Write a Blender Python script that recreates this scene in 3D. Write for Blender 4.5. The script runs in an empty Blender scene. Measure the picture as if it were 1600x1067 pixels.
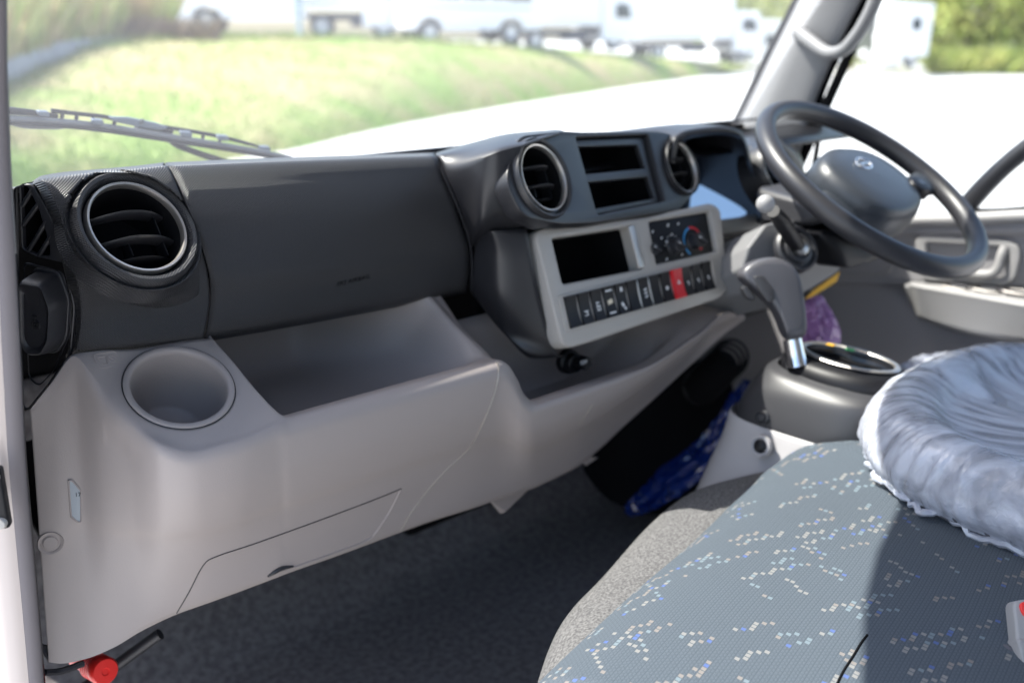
import bpy, bmesh, math, random
import numpy as np
from mathutils import Vector, Matrix
from mathutils.bvhtree import BVHTree
from mathutils.geometry import tessellate_polygon
random.seed(7); rng = np.random.default_rng(7)
S = bpy.context.scene
COL = S.collection
PI = math.pi; R = math.radians
# ------------------------------------------------------------------ camera
F = 1550.0; TH = R(17); PS = R(46.5); CAM = np.array([-1.08, 0, .95])
FW = np.array([math.cos(PS)*math.cos(TH), math.sin(PS)*math.cos(TH), -math.sin(TH)])
RT = np.array([math.sin(PS), -math.cos(PS), 0.]); UP = np.cross(RT, FW)
cd = bpy.data.cameras.new('camera'); cam = bpy.data.objects.new('camera', cd); COL.objects.link(cam)
m = Matrix(((RT[0], UP[0], -FW[0], CAM[0]), (RT[1], UP[1], -FW[1], CAM[1]), (RT[2], UP[2], -FW[2], CAM[2]), (0, 0, 0, 1)))
cam.matrix_world = m
cd.sensor_width = 36; cd.lens = 36*F/1600; cd.clip_start = .02; cd.clip_end = 2000
cd.dof.use_dof = True; cd.dof.focus_distance = .95; cd.dof.aperture_fstop = 3.5
S.camera = cam
# ------------------------------------------------------------------ sky, sun, exposure
SUN = np.array([-.38, .53, 1.0]); SUN /= np.linalg.norm(SUN)
w = bpy.data.worlds.new('World'); S.world = w; w.use_nodes = True
nt = w.node_tree; bg = nt.nodes['Background']; sk = nt.nodes.new('ShaderNodeTexSky')
sk.sky_type = 'NISHITA'; sk.sun_disc = False; sk.sun_elevation = math.asin(SUN[2]); sk.sun_rotation = math.atan2(SUN[0], SUN[1])
sk.air_density = 1.0; sk.dust_density = 2.0
nt.links.new(sk.outputs[0], bg.inputs[0]); bg.inputs[1].default_value = .15
sd = bpy.data.lights.new('sun', 'SUN'); sd.energy = 4.6; sd.angle = R(.5); sd.color = (1, .95, .88)
so = bpy.data.objects.new('sun', sd); COL.objects.link(so)
so.rotation_euler = Vector(SUN).to_track_quat('Z', 'Y').to_euler()
S.view_settings.view_transform = 'Standard'; S.view_settings.look = 'None'
S.view_settings.exposure = 1.45; S.view_settings.gamma = 1
S.render.resolution_x = 1024; S.render.resolution_y = 682

# ------------------------------------------------------------------ geometry helpers
def W(px, py, x=None, y=None, z=None, d=None):
    """place of a traced feature once its real distance (or x, y or z) is known"""
    r = FW + RT*(px-800)/F + UP*(533.5-py)/F
    if d is None:
        if x is not None: d = (x-CAM[0])/r[0]
        elif y is not None: d = (y-CAM[1])/r[1]
        else: d = (z-CAM[2])/r[2]
    return CAM + r*d
def PR(p):
    v = np.array(p, float)-CAM; d = v@FW
    return np.array([800+F*(v@RT)/d, 533.5-F*(v@UP)/d])
def nrm(v):
    v = np.array(v, float); return v/np.linalg.norm(v)
def tag(o, label=None, cat=None, group=None, kind=None):
    if label: o['label'] = label
    if cat: o['category'] = cat
    if group: o['group'] = group
    if kind: o['kind'] = kind
    return o
def thing(name, loc, label, cat, group=None):
    o = bpy.data.objects.new(name, None); o.location = loc; COL.objects.link(o); o.empty_display_size = .05
    return tag(o, label, cat, group)
def link(name, me, mat, parent=None, smooth=True, ang=35):
    if mat is not None:
        me.materials.clear(); me.materials.append(mat)
    if smooth:
        me.shade_smooth(); me.set_sharp_from_angle(angle=R(ang))
    o = bpy.data.objects.new(name, me); COL.objects.link(o)
    if parent is not None:
        o.parent = parent
        if parent.type == 'EMPTY':
            o.matrix_parent_inverse = Matrix.Translation(-Vector(parent.location))
    return o
def meshobj(name, V, Fc, mat, parent=None, smooth=True, ang=35):
    me = bpy.data.meshes.new(name); me.from_pydata([tuple(map(float, v)) for v in V], [], Fc); me.update()
    return link(name, me, mat, parent, smooth, ang)
def pch(P, n):
    """monotone cubic resampling along axis 0; n steps per span"""
    P = np.asarray(P, float); k = len(P)
    if k < 3 or n == 1:
        t = np.linspace(0, k-1, (k-1)*n+1); i = np.minimum(t.astype(int), k-2); f = (t-i).reshape((-1,)+(1,)*(P.ndim-1))
        return P[i]*(1-f)+P[i+1]*f
    D = P[1:]-P[:-1]; T = np.zeros_like(P)
    a, b = D[:-1], D[1:]; s = (a*b) > 0
    T[1:-1] = np.where(s, 2*a*b/np.where(s, a+b, 1), 0)
    T[0] = D[0]; T[-1] = D[-1]
    t = np.linspace(0, k-1, (k-1)*n+1); i = np.minimum(t.astype(int), k-2); f = (t-i).reshape((-1,)+(1,)*(P.ndim-1))
    h00 = 2*f**3-3*f**2+1; h10 = f**3-2*f**2+f; h01 = -2*f**3+3*f**2; h11 = f**3-f**2
    return h00*P[i]+h10*T[i]+h01*P[i+1]+h11*T[i+1]
def cr(P, n, closed=False):
    """Catmull-Rom"""
    P = np.asarray(P, float)
    Q = np.vstack([P[-1:], P, P[:2]]) if closed else np.vstack([2*P[:1]-P[1:2], P, 2*P[-1:]-P[-2:-1]])
    out = []
    for i in range(len(Q)-3):
        for j in range(n):
            t = j/n; p0, p1, p2, p3 = Q[i:i+4]
            out.append(.5*((2*p1)+(-p0+p2)*t+(2*p0-5*p1+4*p2-p3)*t*t+(-p0+3*p1-3*p2+p3)*t**3))
    if not closed: out.append(P[-1])
    return np.array(out)
def gridmesh(name, G, mat, parent=None, thick=0, flip=False, ang=35, skip=None, closed_u=False):
    nr, nc = G.shape[:2]; V = G.reshape(-1, 3); Fc = []
    for i in range(nr-1):
        for j in range(nc if closed_u else nc-1):
            j2 = (j+1) % nc
            f = (i*nc+j, i*nc+j2, (i+1)*nc+j2, (i+1)*nc+j)
            if skip is not None and skip(G[i, j], G[i+1, j2]): continue
            Fc.append(f[::-1] if flip else f)
    o = meshobj(name, V, Fc, mat, parent, ang=ang)
    if thick and not closed_u:
        acc = 0
        for p in o.data.polygons: acc += p.area*(np.array(p.normal)@nrm(CAM-np.array(p.center)))
        if acc < 0:
            bm = bmesh.new(); bm.from_mesh(o.data); bmesh.ops.reverse_faces(bm, faces=bm.faces); bm.to_mesh(o.data); bm.free()
        thick = abs(thick)
    if thick:
        md = o.modifiers.new('solid', 'SOLIDIFY'); md.thickness = abs(thick); md.offset = -1 if thick > 0 else 1
    return o
def surf(name, rows, mat, parent=None, nu=6, nv=6, thick=.003, flip=False, ang=35, skip=None, mode=pch):
    G = np.array([[np.array(p, float) for p in r] for r in rows])
    G = pch(G, nv); G = np.swapaxes(pch(np.swapaxes(G, 0, 1), nu), 0, 1)
    o = gridmesh(name, G, mat, parent, thick, flip, ang, skip); o['_'] = 0; del o['_']
    return o, G
def wrows(rows, **k):
    return [[W(p[0], p[1], y=p[2]) for p in r] for r in rows]
def frames(P, closed=False):
    T = np.gradient(P, axis=0)
    if closed: T = np.roll(P, -1, 0)-np.roll(P, 1, 0)
    T /= np.linalg.norm(T, axis=1)[:, None]+1e-12
    u = np.cross(T[0], [0, 0, 1.]);
    if np.linalg.norm(u) < .1: u = np.cross(T[0], [1., 0, 0])
    u /= np.linalg.norm(u); U = []
    for t in T:
        u = u-t*(u@t); u /= np.linalg.norm(u); U.append(u.copy())
    U = np.array(U); return U, np.cross(T, U)
def tube(name, pts, r, mat, parent=None, seg=14, n=6, closed=False, flat=1.0, caps=True, udir=None):
    P = cr(pts, n, closed) if n > 1 else np.asarray(pts, float)
    if np.isscalar(r): rr = np.full(len(P), r)
    else:
        rr = np.interp(np.linspace(0, 1, len(P)), np.linspace(0, 1, len(r)), r)
    U, V_ = frames(P, closed)
    if udir is not None:
        T = np.cross(U, V_); U = np.array([nrm(np.array(udir)-t*(np.array(udir)@t)) for t in T]); V_ = np.cross(T, U)
    a = np.linspace(0, 2*PI, seg, endpoint=False)
    G = P[:, None]+rr[:, None, None]*(np.cos(a)[None, :, None]*U[:, None]+flat*np.sin(a)[None, :, None]*V_[:, None])
    V = list(G.reshape(-1, 3)); Fc = []; L = len(P)
    for i in range(L if closed else L-1):
        for j in range(seg):
            i2 = (i+1) % L; j2 = (j+1) % seg
            Fc.append((i*seg+j, i2*seg+j, i2*seg+j2, i*seg+j2))
    if caps and not closed:
        Fc.append(tuple(range(seg))); Fc.append(tuple((L-1)*seg+j for j in range(seg))[::-1])
    o = meshobj(name, V, Fc, mat, parent, ang=50)
    bm = bmesh.new(); bm.from_mesh(o.data); bmesh.ops.recalc_face_normals(bm, faces=bm.faces); bm.to_mesh(o.data); bm.free()
    return o
class Pl:
    """a drawing plane: origin, u, v, n"""
    def __init__(s, o, n, u=(1, 0, 0)):
        s.o = np.array(o, float); s.n = nrm(n); u = np.array(u, float); s.u = nrm(u-s.n*(u@s.n)); s.v = np.cross(s.n, s.u)
    def uv(s, px, py, h=0):
        r = FW+RT*(px-800)/F+UP*(533.5-py)/F; o = s.o+s.n*h
        d = ((o-CAM)@s.n)/(r@s.n); q = CAM+r*d-o
        return np.array([q@s.u, q@s.v])
    def p(s, u, v, h=0): return s.o+s.u*u+s.v*v+s.n*h
    def M(s, u=0, v=0, h=0):
        o = s.p(u, v, h); return Matrix(((s.u[0], s.v[0], s.n[0], o[0]), (s.u[1], s.v[1], s.n[1], o[1]), (s.u[2], s.v[2], s.n[2], o[2]), (0, 0, 0, 1)))
def roundpoly(P, r, n=5):
    P = [np.array(p, float) for p in P]; out = []; L = len(P)
    for i in range(L):
        a, b, c = P[i-1], P[i], P[(i+1) % L]; rr = r[i] if isinstance(r, (list, tuple)) else r
        d1 = min(rr, .49*np.linalg.norm(a-b)); d2 = min(rr, .49*np.linalg.norm(c-b))
        s = b+nrm(a-b)*d1; e = b+nrm(c-b)*d2
        for k in range(n+1):
            t = k/n; out.append((1-t)**2*s+2*t*(1-t)*b+t*t*e)
    return out
def plate(name, pl, outs, h0, h1, mat, parent=None, bevel=.0015, ang=40):
    """flat shape with holes between heights h0 and h1 above plane pl, edges rounded"""
    V = []; Fc = []; tops = []; bots = []
    bv = min(bevel, (h1-h0)*.45)
    for k, P in enumerate(outs):
        P = np.array([p for i, p in enumerate(P) if np.linalg.norm(np.array(p)-np.array(P[i-1])) > 1e-6], float)
        ar = np.dot(P[:, 0], np.roll(P[:, 1], -1))-np.dot(P[:, 1], np.roll(P[:, 0], -1))
        if (ar > 0) != (k == 0): P = P[::-1]
        e = np.roll(P, -1, 0)-P; e /= np.linalg.norm(e, axis=1)[:, None]+1e-12
        t = e+np.roll(e, 1, 0); t /= np.linalg.norm(t, axis=1)[:, None]+1e-12
        nl = np.stack([-t[:, 1], t[:, 0]], 1); cs = np.maximum(.5, (t*e).sum(1)); nl /= cs[:, None]
        rings = [(bv, h0), (0, h0+bv), (0, h1-bv), (bv*.12, h1-bv*.5), (bv*.45, h1-bv*.14), (bv, h1)]
        b0 = len(V); L = len(P)
        for o_, h in rings: V += [pl.p(*(p+n_*o_), h) for p, n_ in zip(P, nl)]
        for r in range(len(rings)-1):
            for j in range(L):
                j2 = (j+1) % L; Fc.append((b0+r*L+j, b0+r*L+j2, b0+(r+1)*L+j2, b0+(r+1)*L+j))
        tops.append([(b0+(len(rings)-1)*L+j, P[j]+nl[j]*bv) for j in range(L)]); bots.append([(b0+j, P[j]+nl[j]*bv) for j in range(L)])
    for loops, flip in ((tops, False), (bots, True)):
        flat = [i for l in loops for i, _ in l]
        tr = tessellate_polygon([[Vector((q[0], q[1], 0)) for _, q in l] for l in loops])
        for f in tr:
            f = tuple(flat[i] for i in f)
            if len(set(f)) == 3: Fc.append(f)
    o = meshobj(name, V, Fc, mat, parent, ang=ang)
    bm = bmesh.new(); bm.from_mesh(o.data); bmesh.ops.recalc_face_normals(bm, faces=bm.faces); bm.to_mesh(o.data); bm.free()
    o.data.set_sharp_from_angle(angle=R(ang))
    return o
def textmesh(name, s, size, M, mat, parent=None, ext=.0003):
    cu = bpy.data.curves.new(name, 'FONT'); cu.body = s; cu.size = size; cu.extrude = ext; cu.align_x = 'CENTER'; cu.align_y = 'CENTER'; cu.resolution_u = 2
    t = bpy.data.objects.new('t', cu); COL.objects.link(t)
    dg = bpy.context.evaluated_depsgraph_get(); me = bpy.data.meshes.new_from_object(t.evaluated_get(dg))
    bpy.data.objects.remove(t); bpy.data.curves.remove(cu); me.name = name; me.transform(M)
    return link(name, me, mat, parent, smooth=False)
def lathe(name, c, n, prof, mat, parent=None, seg=56, ang=35, u=(1, 0, 0), sy=1.0):
    pl = Pl(c, n, u); a = np.linspace(0, 2*PI, seg, endpoint=False)
    G = np.array([[pl.p(r*math.cos(t), sy*r*math.sin(t), h) for t in a] for r, h in prof])
    o = gridmesh(name, G, mat, parent, closed_u=True, ang=ang)
    bm = bmesh.new(); bm.from_mesh(o.data); bmesh.ops.remove_doubles(bm, verts=bm.verts, dist=1e-6)
    bmesh.ops.recalc_face_normals(bm, faces=bm.faces); bm.to_mesh(o.data); bm.free(); o.data.set_sharp_from_angle(angle=R(ang))
    return o
def bevmod(o, wd, seg=3, ang=30):
    md = o.modifiers.new('bevel', 'BEVEL'); md.width = wd; md.segments = seg; md.limit_method = 'ANGLE'; md.angle_limit = R(ang); md.harden_normals = True
    return o
def hull(name, pts, mat, parent=None, bev=.006, seg=3, ang=25):
    bm = bmesh.new()
    for p in pts: bm.verts.new(tuple(map(float, p)))
    bmesh.ops.convex_hull(bm, input=bm.verts)
    bmesh.ops.delete(bm, geom=[v for v in bm.verts if not v.link_faces], context='VERTS')
    bmesh.ops.dissolve_limit(bm, angle_limit=R(4), verts=bm.verts, edges=bm.edges)
    bmesh.ops.recalc_face_normals(bm, faces=bm.faces)
    me = bpy.data.meshes.new(name); bm.to_mesh(me); bm.free()
    o = link(name, me, mat, parent, ang=180)
    return bevmod(o, bev, seg, ang) if bev else o
def box(name, M, d, mat, parent=None, bev=.002, seg=2):
    bm = bmesh.new(); bmesh.ops.create_cube(bm, size=1, matrix=M @ Matrix.Diagonal((d[0], d[1], d[2], 1)))
    bmesh.ops.recalc_face_normals(bm, faces=bm.faces)
    me = bpy.data.meshes.new(name); bm.to_mesh(me); bm.free()
    o = link(name, me, mat, parent, ang=180 if bev else 30)
    return bevmod(o, bev, seg) if bev else o
def join_tubes(name, curves, r, mat, parent=None, seg=6, n=1):
    V = []; Fc = []
    for c in curves:
        P = cr(c, n) if n > 1 else np.asarray(c, float)
        U, V_ = frames(P); a = np.linspace(0, 2*PI, seg, endpoint=False)
        G = (P[:, None]+r*(np.cos(a)[None, :, None]*U[:, None]+np.sin(a)[None, :, None]*V_[:, None])).reshape(-1, 3)
        b = len(V); V += list(G)
        for i in range(len(P)-1):
            for j in range(seg):
                Fc.append((b+i*seg+j, b+i*seg+(j+1) % seg, b+(i+1)*seg+(j+1) % seg, b+(i+1)*seg+j))
    return meshobj(name, V, Fc, mat, parent)
def bvh_of(G):
    nr, nc = G.shape[:2]; Fc = [(i*nc+j, i*nc+j+1, (i+1)*nc+j+1, (i+1)*nc+j) for i in range(nr-1) for j in range(nc-1)]
    return BVHTree.FromPolygons([tuple(map(float, v)) for v in G.reshape(-1, 3)], Fc)
def on(b, px, py, off=0):
    """the point of a surface seen at a traced place, and its normal towards the viewer"""
    r = nrm(FW+RT*(px-800)/F+UP*(533.5-py)/F)
    h, n, i, d = b.ray_cast(Vector(CAM), Vector(r))
    if h is None: return None, None
    n = np.array(n); n = n if n@r < 0 else -n
    return np.array(h)+n*off, n

# ------------------------------------------------------------------ materials
def mat(name, col, rough=.5, metal=0, spec=.5, grain=None, gscale=600, bump=.15, var=0, vscale=8, coat=0, emit=None, col2=None, sheen=0):
    m = bpy.data.materials.new(name); m.use_nodes = True; nt = m.node_tree; N = nt.nodes; L = nt.links; b = N['Principled BSDF']
    b.inputs['Base Color'].default_value = (*col, 1); b.inputs['Roughness'].default_value = rough; b.inputs['Metallic'].default_value = metal
    b.inputs['Specular IOR Level'].default_value = spec; b.inputs['Coat Weight'].default_value = coat
    if sheen: b.inputs['Sheen Weight'].default_value = sheen; b.inputs['Sheen Roughness'].default_value = .5
    tc = N.new('ShaderNodeTexCoord')
    if var or col2:
        no = N.new('ShaderNodeTexNoise'); no.inputs['Scale'].default_value = vscale; no.inputs['Detail'].default_value = 6; L.new(tc.outputs['Object'], no.inputs['Vector'])
        mx = N.new('ShaderNodeMix'); mx.data_type = 'RGBA'
        c2 = col2 or tuple(c*(1-var) for c in col)
        mx.inputs[6].default_value = (*col, 1); mx.inputs[7].default_value = (*c2, 1)
        rp = N.new('ShaderNodeValToRGB'); rp.color_ramp.elements[0].position = .35; rp.color_ramp.elements[1].position = .65
        L.new(no.outputs['Fac'], rp.inputs[0]); L.new(rp.outputs[0], mx.inputs[0]); L.new(mx.outputs[2], b.inputs['Base Color'])
    if grain:
        bp = N.new('ShaderNodeBump'); bp.inputs['Strength'].default_value = bump; bp.inputs['Distance'].default_value = .0006
        if grain == 'leather':
            vo = N.new('ShaderNodeTexVoronoi'); vo.feature = 'SMOOTH_F1'; vo.inputs['Scale'].default_value = gscale
            n2 = N.new('ShaderNodeTexNoise'); n2.inputs['Scale'].default_value = gscale*.5; n2.inputs['Detail'].default_value = 3
            L.new(tc.outputs['Object'], vo.inputs['Vector']); L.new(tc.outputs['Object'], n2.inputs['Vector'])
            ad = N.new('ShaderNodeMath'); ad.operation = 'ADD'; L.new(vo.outputs['Distance'], ad.inputs[0]); L.new(n2.outputs['Fac'], ad.inputs[1]); L.new(ad.outputs[0], bp.inputs['Height'])
        elif grain == 'noise':
            n2 = N.new('ShaderNodeTexNoise'); n2.inputs['Scale'].default_value = gscale; n2.inputs['Detail'].default_value = 4; L.new(tc.outputs['Object'], n2.inputs['Vector']); L.new(n2.outputs['Fac'], bp.inputs['Height'])
        elif grain == 'weave':
            sx = N.new('ShaderNodeSeparateXYZ'); L.new(tc.outputs['Object'], sx.inputs[0])
            def sn(i, ks):
                acc = None
                for k, s_ in zip('XYZ', ks):
                    mu = N.new('ShaderNodeMath'); mu.operation = 'MULTIPLY'; mu.inputs[1].default_value = s_; L.new(sx.outputs[k], mu.inputs[0])
                    if acc is None: acc = mu
                    else:
                        a2 = N.new('ShaderNodeMath'); a2.operation = 'ADD'; L.new(acc.outputs[0], a2.inputs[0]); L.new(mu.outputs[0], a2.inputs[1]); acc = a2
                q = N.new('ShaderNodeMath'); q.operation = 'SINE'; L.new(acc.outputs[0], q.inputs[0]); return q
            g = gscale
            a1 = sn(0, (g, .3*g, g)); a2 = sn(1, (g*.8, -.2*g, -g*1.1))
            mu = N.new('ShaderNodeMath'); mu.operation = 'MAXIMUM'; L.new(a1.outputs[0], mu.inputs[0]); L.new(a2.outputs[0], mu.inputs[1])
            L.new(mu.outputs[0], bp.inputs['Height'])
        L.new(bp.outputs[0], b.inputs['Normal'])
    if emit:
        b.inputs['Emission Color'].default_value = (*emit[0], 1); b.inputs['Emission Strength'].default_value = emit[1]
    return m
M_gray = mat('grey_grained_plastic', (.34, .298, .282), .48, spec=.4, grain='leather', gscale=900, bump=.16)
M_dark = mat('charcoal_plastic', (.024, .024, .028), .42, spec=.5, grain='noise', gscale=1600, bump=.1)
M_weave = mat('charcoal_weave_plastic', (.024, .024, .027), .42, spec=.6, grain='weave', gscale=2600, bump=.7)
M_black = mat('black_plastic', (.008, .008, .010), .45, spec=.3)
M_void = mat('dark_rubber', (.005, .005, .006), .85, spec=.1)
M_ring = mat('satin_silver', (.52, .49, .46), .34, metal=.9)
M_trim = mat('warm_grey_trim', (.40, .375, .345), .40, spec=.5)
M_cowl = mat('satin_graphite', (.017, .017, .020), .40, spec=.6, grain='noise', gscale=1500, bump=.05)
M_carpet = mat('dark_carpet', (.120, .108, .108), .95, spec=.1, grain='noise', gscale=420, bump=1.0, col2=(.20, .185, .18), vscale=90)
M_hump = mat('grey_felt_carpet', (.17, .167, .167), .95, spec=.1, grain='noise', gscale=500, bump=1.0, col2=(.075, .074, .076), vscale=330)
M_seal = mat('door_seal_fabric', (.17, .155, .16), .9, spec=.1, grain='noise', gscale=900, bump=.4)
M_paint = mat('cream_body_paint', (.40, .345, .32), .3, spec=.5, coat=.4)
M_pillar = mat('light_grey_trim', (.20, .20, .205), .5, grain='noise', gscale=900, bump=.05)
M_wheel = mat('steering_leather', (.026, .026, .03), .40, grain='leather', gscale=900, bump=.1)
M_pad = mat('hub_blue_grey', (.034, .040, .050), .40)
M_console = mat('console_grey', (.034, .034, .038), .45, spec=.6)
M_chrome = mat('chrome', (.8, .8, .8), .12, metal=1)
M_red = mat('red_plastic', (.78, .025, .02), .38)
M_switchred = mat('hazard_red', (.62, .02, .03), .4)
M_white = mat('white_print', (.75, .75, .75), .6)
M_ivory = mat('ivory_print', (.75, .66, .5), .6)
M_blue = mat('blue_print', (.05, .3, .62), .6)
M_glassd = mat('black_glass', (.01, .01, .012), .08)
M_door = mat('door_grey', (.28, .275, .285), .55, grain='noise', gscale=900, bump=.06)
M_doorl = mat('door_light_grey', (.29, .285, .285), .5)
M_cushion = mat('seat_cloth_plain', (.085, .085, .10), .9)
def simple_mix(name, build):
    m = bpy.data.materials.new(name); m.use_nodes = True; nt = m.node_tree; nt.nodes.remove(nt.nodes['Principled BSDF'])
    build(nt, nt.nodes, nt.links, nt.nodes['Material Output']); return m
def _glass(dust, tint=(.93, .96, .95)):
    def f(nt, N, L, out):
        tr = N.new('ShaderNodeBsdfTransparent'); tr.inputs[0].default_value = (*tint, 1)
        gl = N.new('ShaderNodeBsdfGlossy'); gl.inputs['Roughness'].default_value = .02
        fr = N.new('ShaderNodeFresnel'); fr.inputs[0].default_value = 1.3
        m1 = N.new('ShaderNodeMixShader'); L.new(fr.outputs[0], m1.inputs[0]); L.new(tr.outputs[0], m1.inputs[1]); L.new(gl.outputs[0], m1.inputs[2])
        df = N.new('ShaderNodeBsdfTranslucent'); df.inputs[0].default_value = (.9, .93, 1, 1)
        d2 = N.new('ShaderNodeBsdfDiffuse'); d2.inputs[0].default_value = (.9, .93, 1, 1)
        md = N.new('ShaderNodeMixShader'); L.new(df.outputs[0], md.inputs[1]); L.new(d2.outputs[0], md.inputs[2])
        tc = N.new('ShaderNodeTexCoord'); no = N.new('ShaderNodeTexNoise'); no.inputs['Scale'].default_value = 3; no.inputs['Detail'].default_value = 5; L.new(tc.outputs['Object'], no.inputs[0])
        mr = N.new('ShaderNodeMapRange'); mr.inputs[1].default_value = .3; mr.inputs[2].default_value = .7; mr.inputs[3].default_value = dust*.7; mr.inputs[4].default_value = dust*1.2
        L.new(no.outputs['Fac'], mr.inputs[0])
        m2 = N.new('ShaderNodeMixShader'); L.new(mr.outputs[0], m2.inputs[0]); L.new(m1.outputs[0], m2.inputs[1]); L.new(md.outputs[0], m2.inputs[2])
        L.new(m2.outputs[0], out.inputs[0])
    return f
M_glass = simple_mix('windscreen_glass', _glass(.085))
M_glass2 = simple_mix('side_glass', _glass(.02))
def _film(nt, N, L, out, base=(.62, .65, .74), tr_=.52, uvs=False):
    tc = N.new('ShaderNodeTexCoord'); mp = N.new('ShaderNodeMapping')
    if uvs:
        uv = N.new('ShaderNodeUVMap'); uv.uv_map = 'film'; L.new(uv.outputs[0], mp.inputs[0]); mp.inputs['Scale'].default_value = (1.0, .20, 1)
    else:
        L.new(tc.outputs['Object'], mp.inputs[0]); mp.inputs['Scale'].default_value = (22, 22, 9)
    no = N.new('ShaderNodeTexNoise'); no.inputs['Scale'].default_value = 1.0; no.inputs['Detail'].default_value = 3; no.inputs['Roughness'].default_value = .45; no.inputs['Distortion'].default_value = .6; L.new(mp.outputs[0], no.inputs[0])
    vo = N.new('ShaderNodeTexVoronoi'); vo.feature = 'DISTANCE_TO_EDGE'; vo.inputs['Scale'].default_value = 1.5; L.new(mp.outputs[0], vo.inputs['Vector'])
    nf = N.new('ShaderNodeTexNoise'); nf.inputs['Scale'].default_value = 4.5; nf.inputs['Detail'].default_value = 3; nf.inputs['Distortion'].default_value = 1.0; L.new(mp.outputs[0], nf.inputs[0])
    a0 = N.new('ShaderNodeMath'); a0.operation = 'MULTIPLY_ADD'; L.new(nf.outputs['Fac'], a0.inputs[0]); a0.inputs[1].default_value = .45; L.new(no.outputs['Fac'], a0.inputs[2])
    ad = N.new('ShaderNodeMath'); ad.operation = 'MULTIPLY_ADD'; L.new(vo.outputs['Distance'], ad.inputs[0]); ad.inputs[1].default_value = -.4; L.new(a0.outputs[0], ad.inputs[2])
    bp = N.new('ShaderNodeBump'); bp.inputs['Strength'].default_value = .55; bp.inputs['Distance'].default_value = .006; L.new(ad.outputs[0], bp.inputs['Height'])
    b = N.new('ShaderNodeBsdfPrincipled'); b.inputs['Base Color'].default_value = (*base, 1); b.inputs['Roughness'].default_value = .13; b.inputs['Specular IOR Level'].default_value = 1.0
    L.new(bp.outputs[0], b.inputs['Normal'])
    t = N.new('ShaderNodeBsdfTransparent'); m1 = N.new('ShaderNodeMixShader')
    mr = N.new('ShaderNodeMapRange'); mr.inputs[1].default_value = .36; mr.inputs[2].default_value = .62; mr.inputs[3].default_value = 1-tr_-.10; mr.inputs[4].default_value = 1-tr_+.30; L.new(no.outputs['Fac'], mr.inputs[0])
    L.new(mr.outputs[0], m1.inputs[0]); L.new(t.outputs[0], m1.inputs[1]); L.new(b.outputs[0], m1.inputs[2]); L.new(m1.outputs[0], out.inputs[0])
M_film = simple_mix('clear_plastic_film', lambda a, b, c, d: _film(a, b, c, d, uvs=True))
M_film2 = simple_mix('loose_plastic_film', lambda a, b, c, d: _film(a, b, c, d, tr_=.45))
M_bluefilm = simple_mix('blue_plastic_film', lambda a, b, c, d: _film(a, b, c, d, (.004, .02, .15), .05))
M_purple = simple_mix('purple_plastic_film', lambda a, b, c, d: _film(a, b, c, d, (.34, .17, .40), .1))

# ================================================================== OUTSIDE
M_asph = mat('pale_concrete_lot', (.55, .55, .54), .9, var=.12, vscale=.6)
M_grass = mat('grass_sward', (.25, .33, .11), .95, spec=.1, col2=(.37, .31, .19), vscale=.7)
M_blade = mat('grass_blades', (.22, .34, .08), .8, spec=.1, col2=(.34, .34, .16), vscale=.7)
M_dry = mat('dry_tall_grass', (.38, .46, .15), .8, spec=.2, col2=(.55, .42, .27), vscale=1.2)
M_conc = mat('grey_concrete', (.40, .40, .41), .9, var=.25, vscale=2)
M_leaf = mat('tree_leaves', (.24, .32, .07), .7, spec=.2, col2=(.42, .42, .14), vscale=.8)
M_bark = mat('bark', (.16, .12, .09), .9)
M_vwhite = mat('white_vehicle_paint', (.82, .82, .82), .3, coat=.3)
M_vdark = mat('vehicle_chassis', (.10, .10, .11), .7)
M_vglass = mat('vehicle_window', (.04, .05, .055), .1)
M_tyre = mat('tyre', (.08, .08, .08), .8)
M_rim = mat('wheel_rim', (.6, .6, .6), .4, metal=.6)
GZ = -.80
G_ = 200
meshobj('asphalt_lot', [(-G_, -G_, GZ), (G_*2, -G_, GZ), (G_*2, G_*2, GZ), (-G_, G_*2, GZ)], [(0, 1, 2, 3)], M_asph)['kind'] = 'structure'
nearp = [(-420, 420), (-150, 345), (60, 296), (250, 268), (420, 244), (600, 203), (780, 170), (960, 141), (1160, 112)]
farp = [(-420, 330, 9), (-150, 215, 12), (0, 147, 17), (190, 66, 24), (400, 58, 27), (600, 61, 28), (780, 72, 33), (960, 86, 42), (1190, 106, 58)]
NP_ = [W(a, b, z=GZ-.02) for a, b in nearp]; FP_ = [W(a, b, d=c) for a, b, c in farp]
rows = []
for t, bulge in ((0, 0), (.12, .12), (.35, .30), (.65, .3), (.88, .12), (1, 0)):
    rows.append([n*(1-t)+f*t+np.array([0, 0, bulge*max(0, min(1, (f[2]-GZ)/.8))]) for n, f in zip(NP_, FP_)])
o, GB = surf('grass_bank', rows, M_grass, nu=8, nv=6, thick=0); tag(o, kind='structure')
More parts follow.
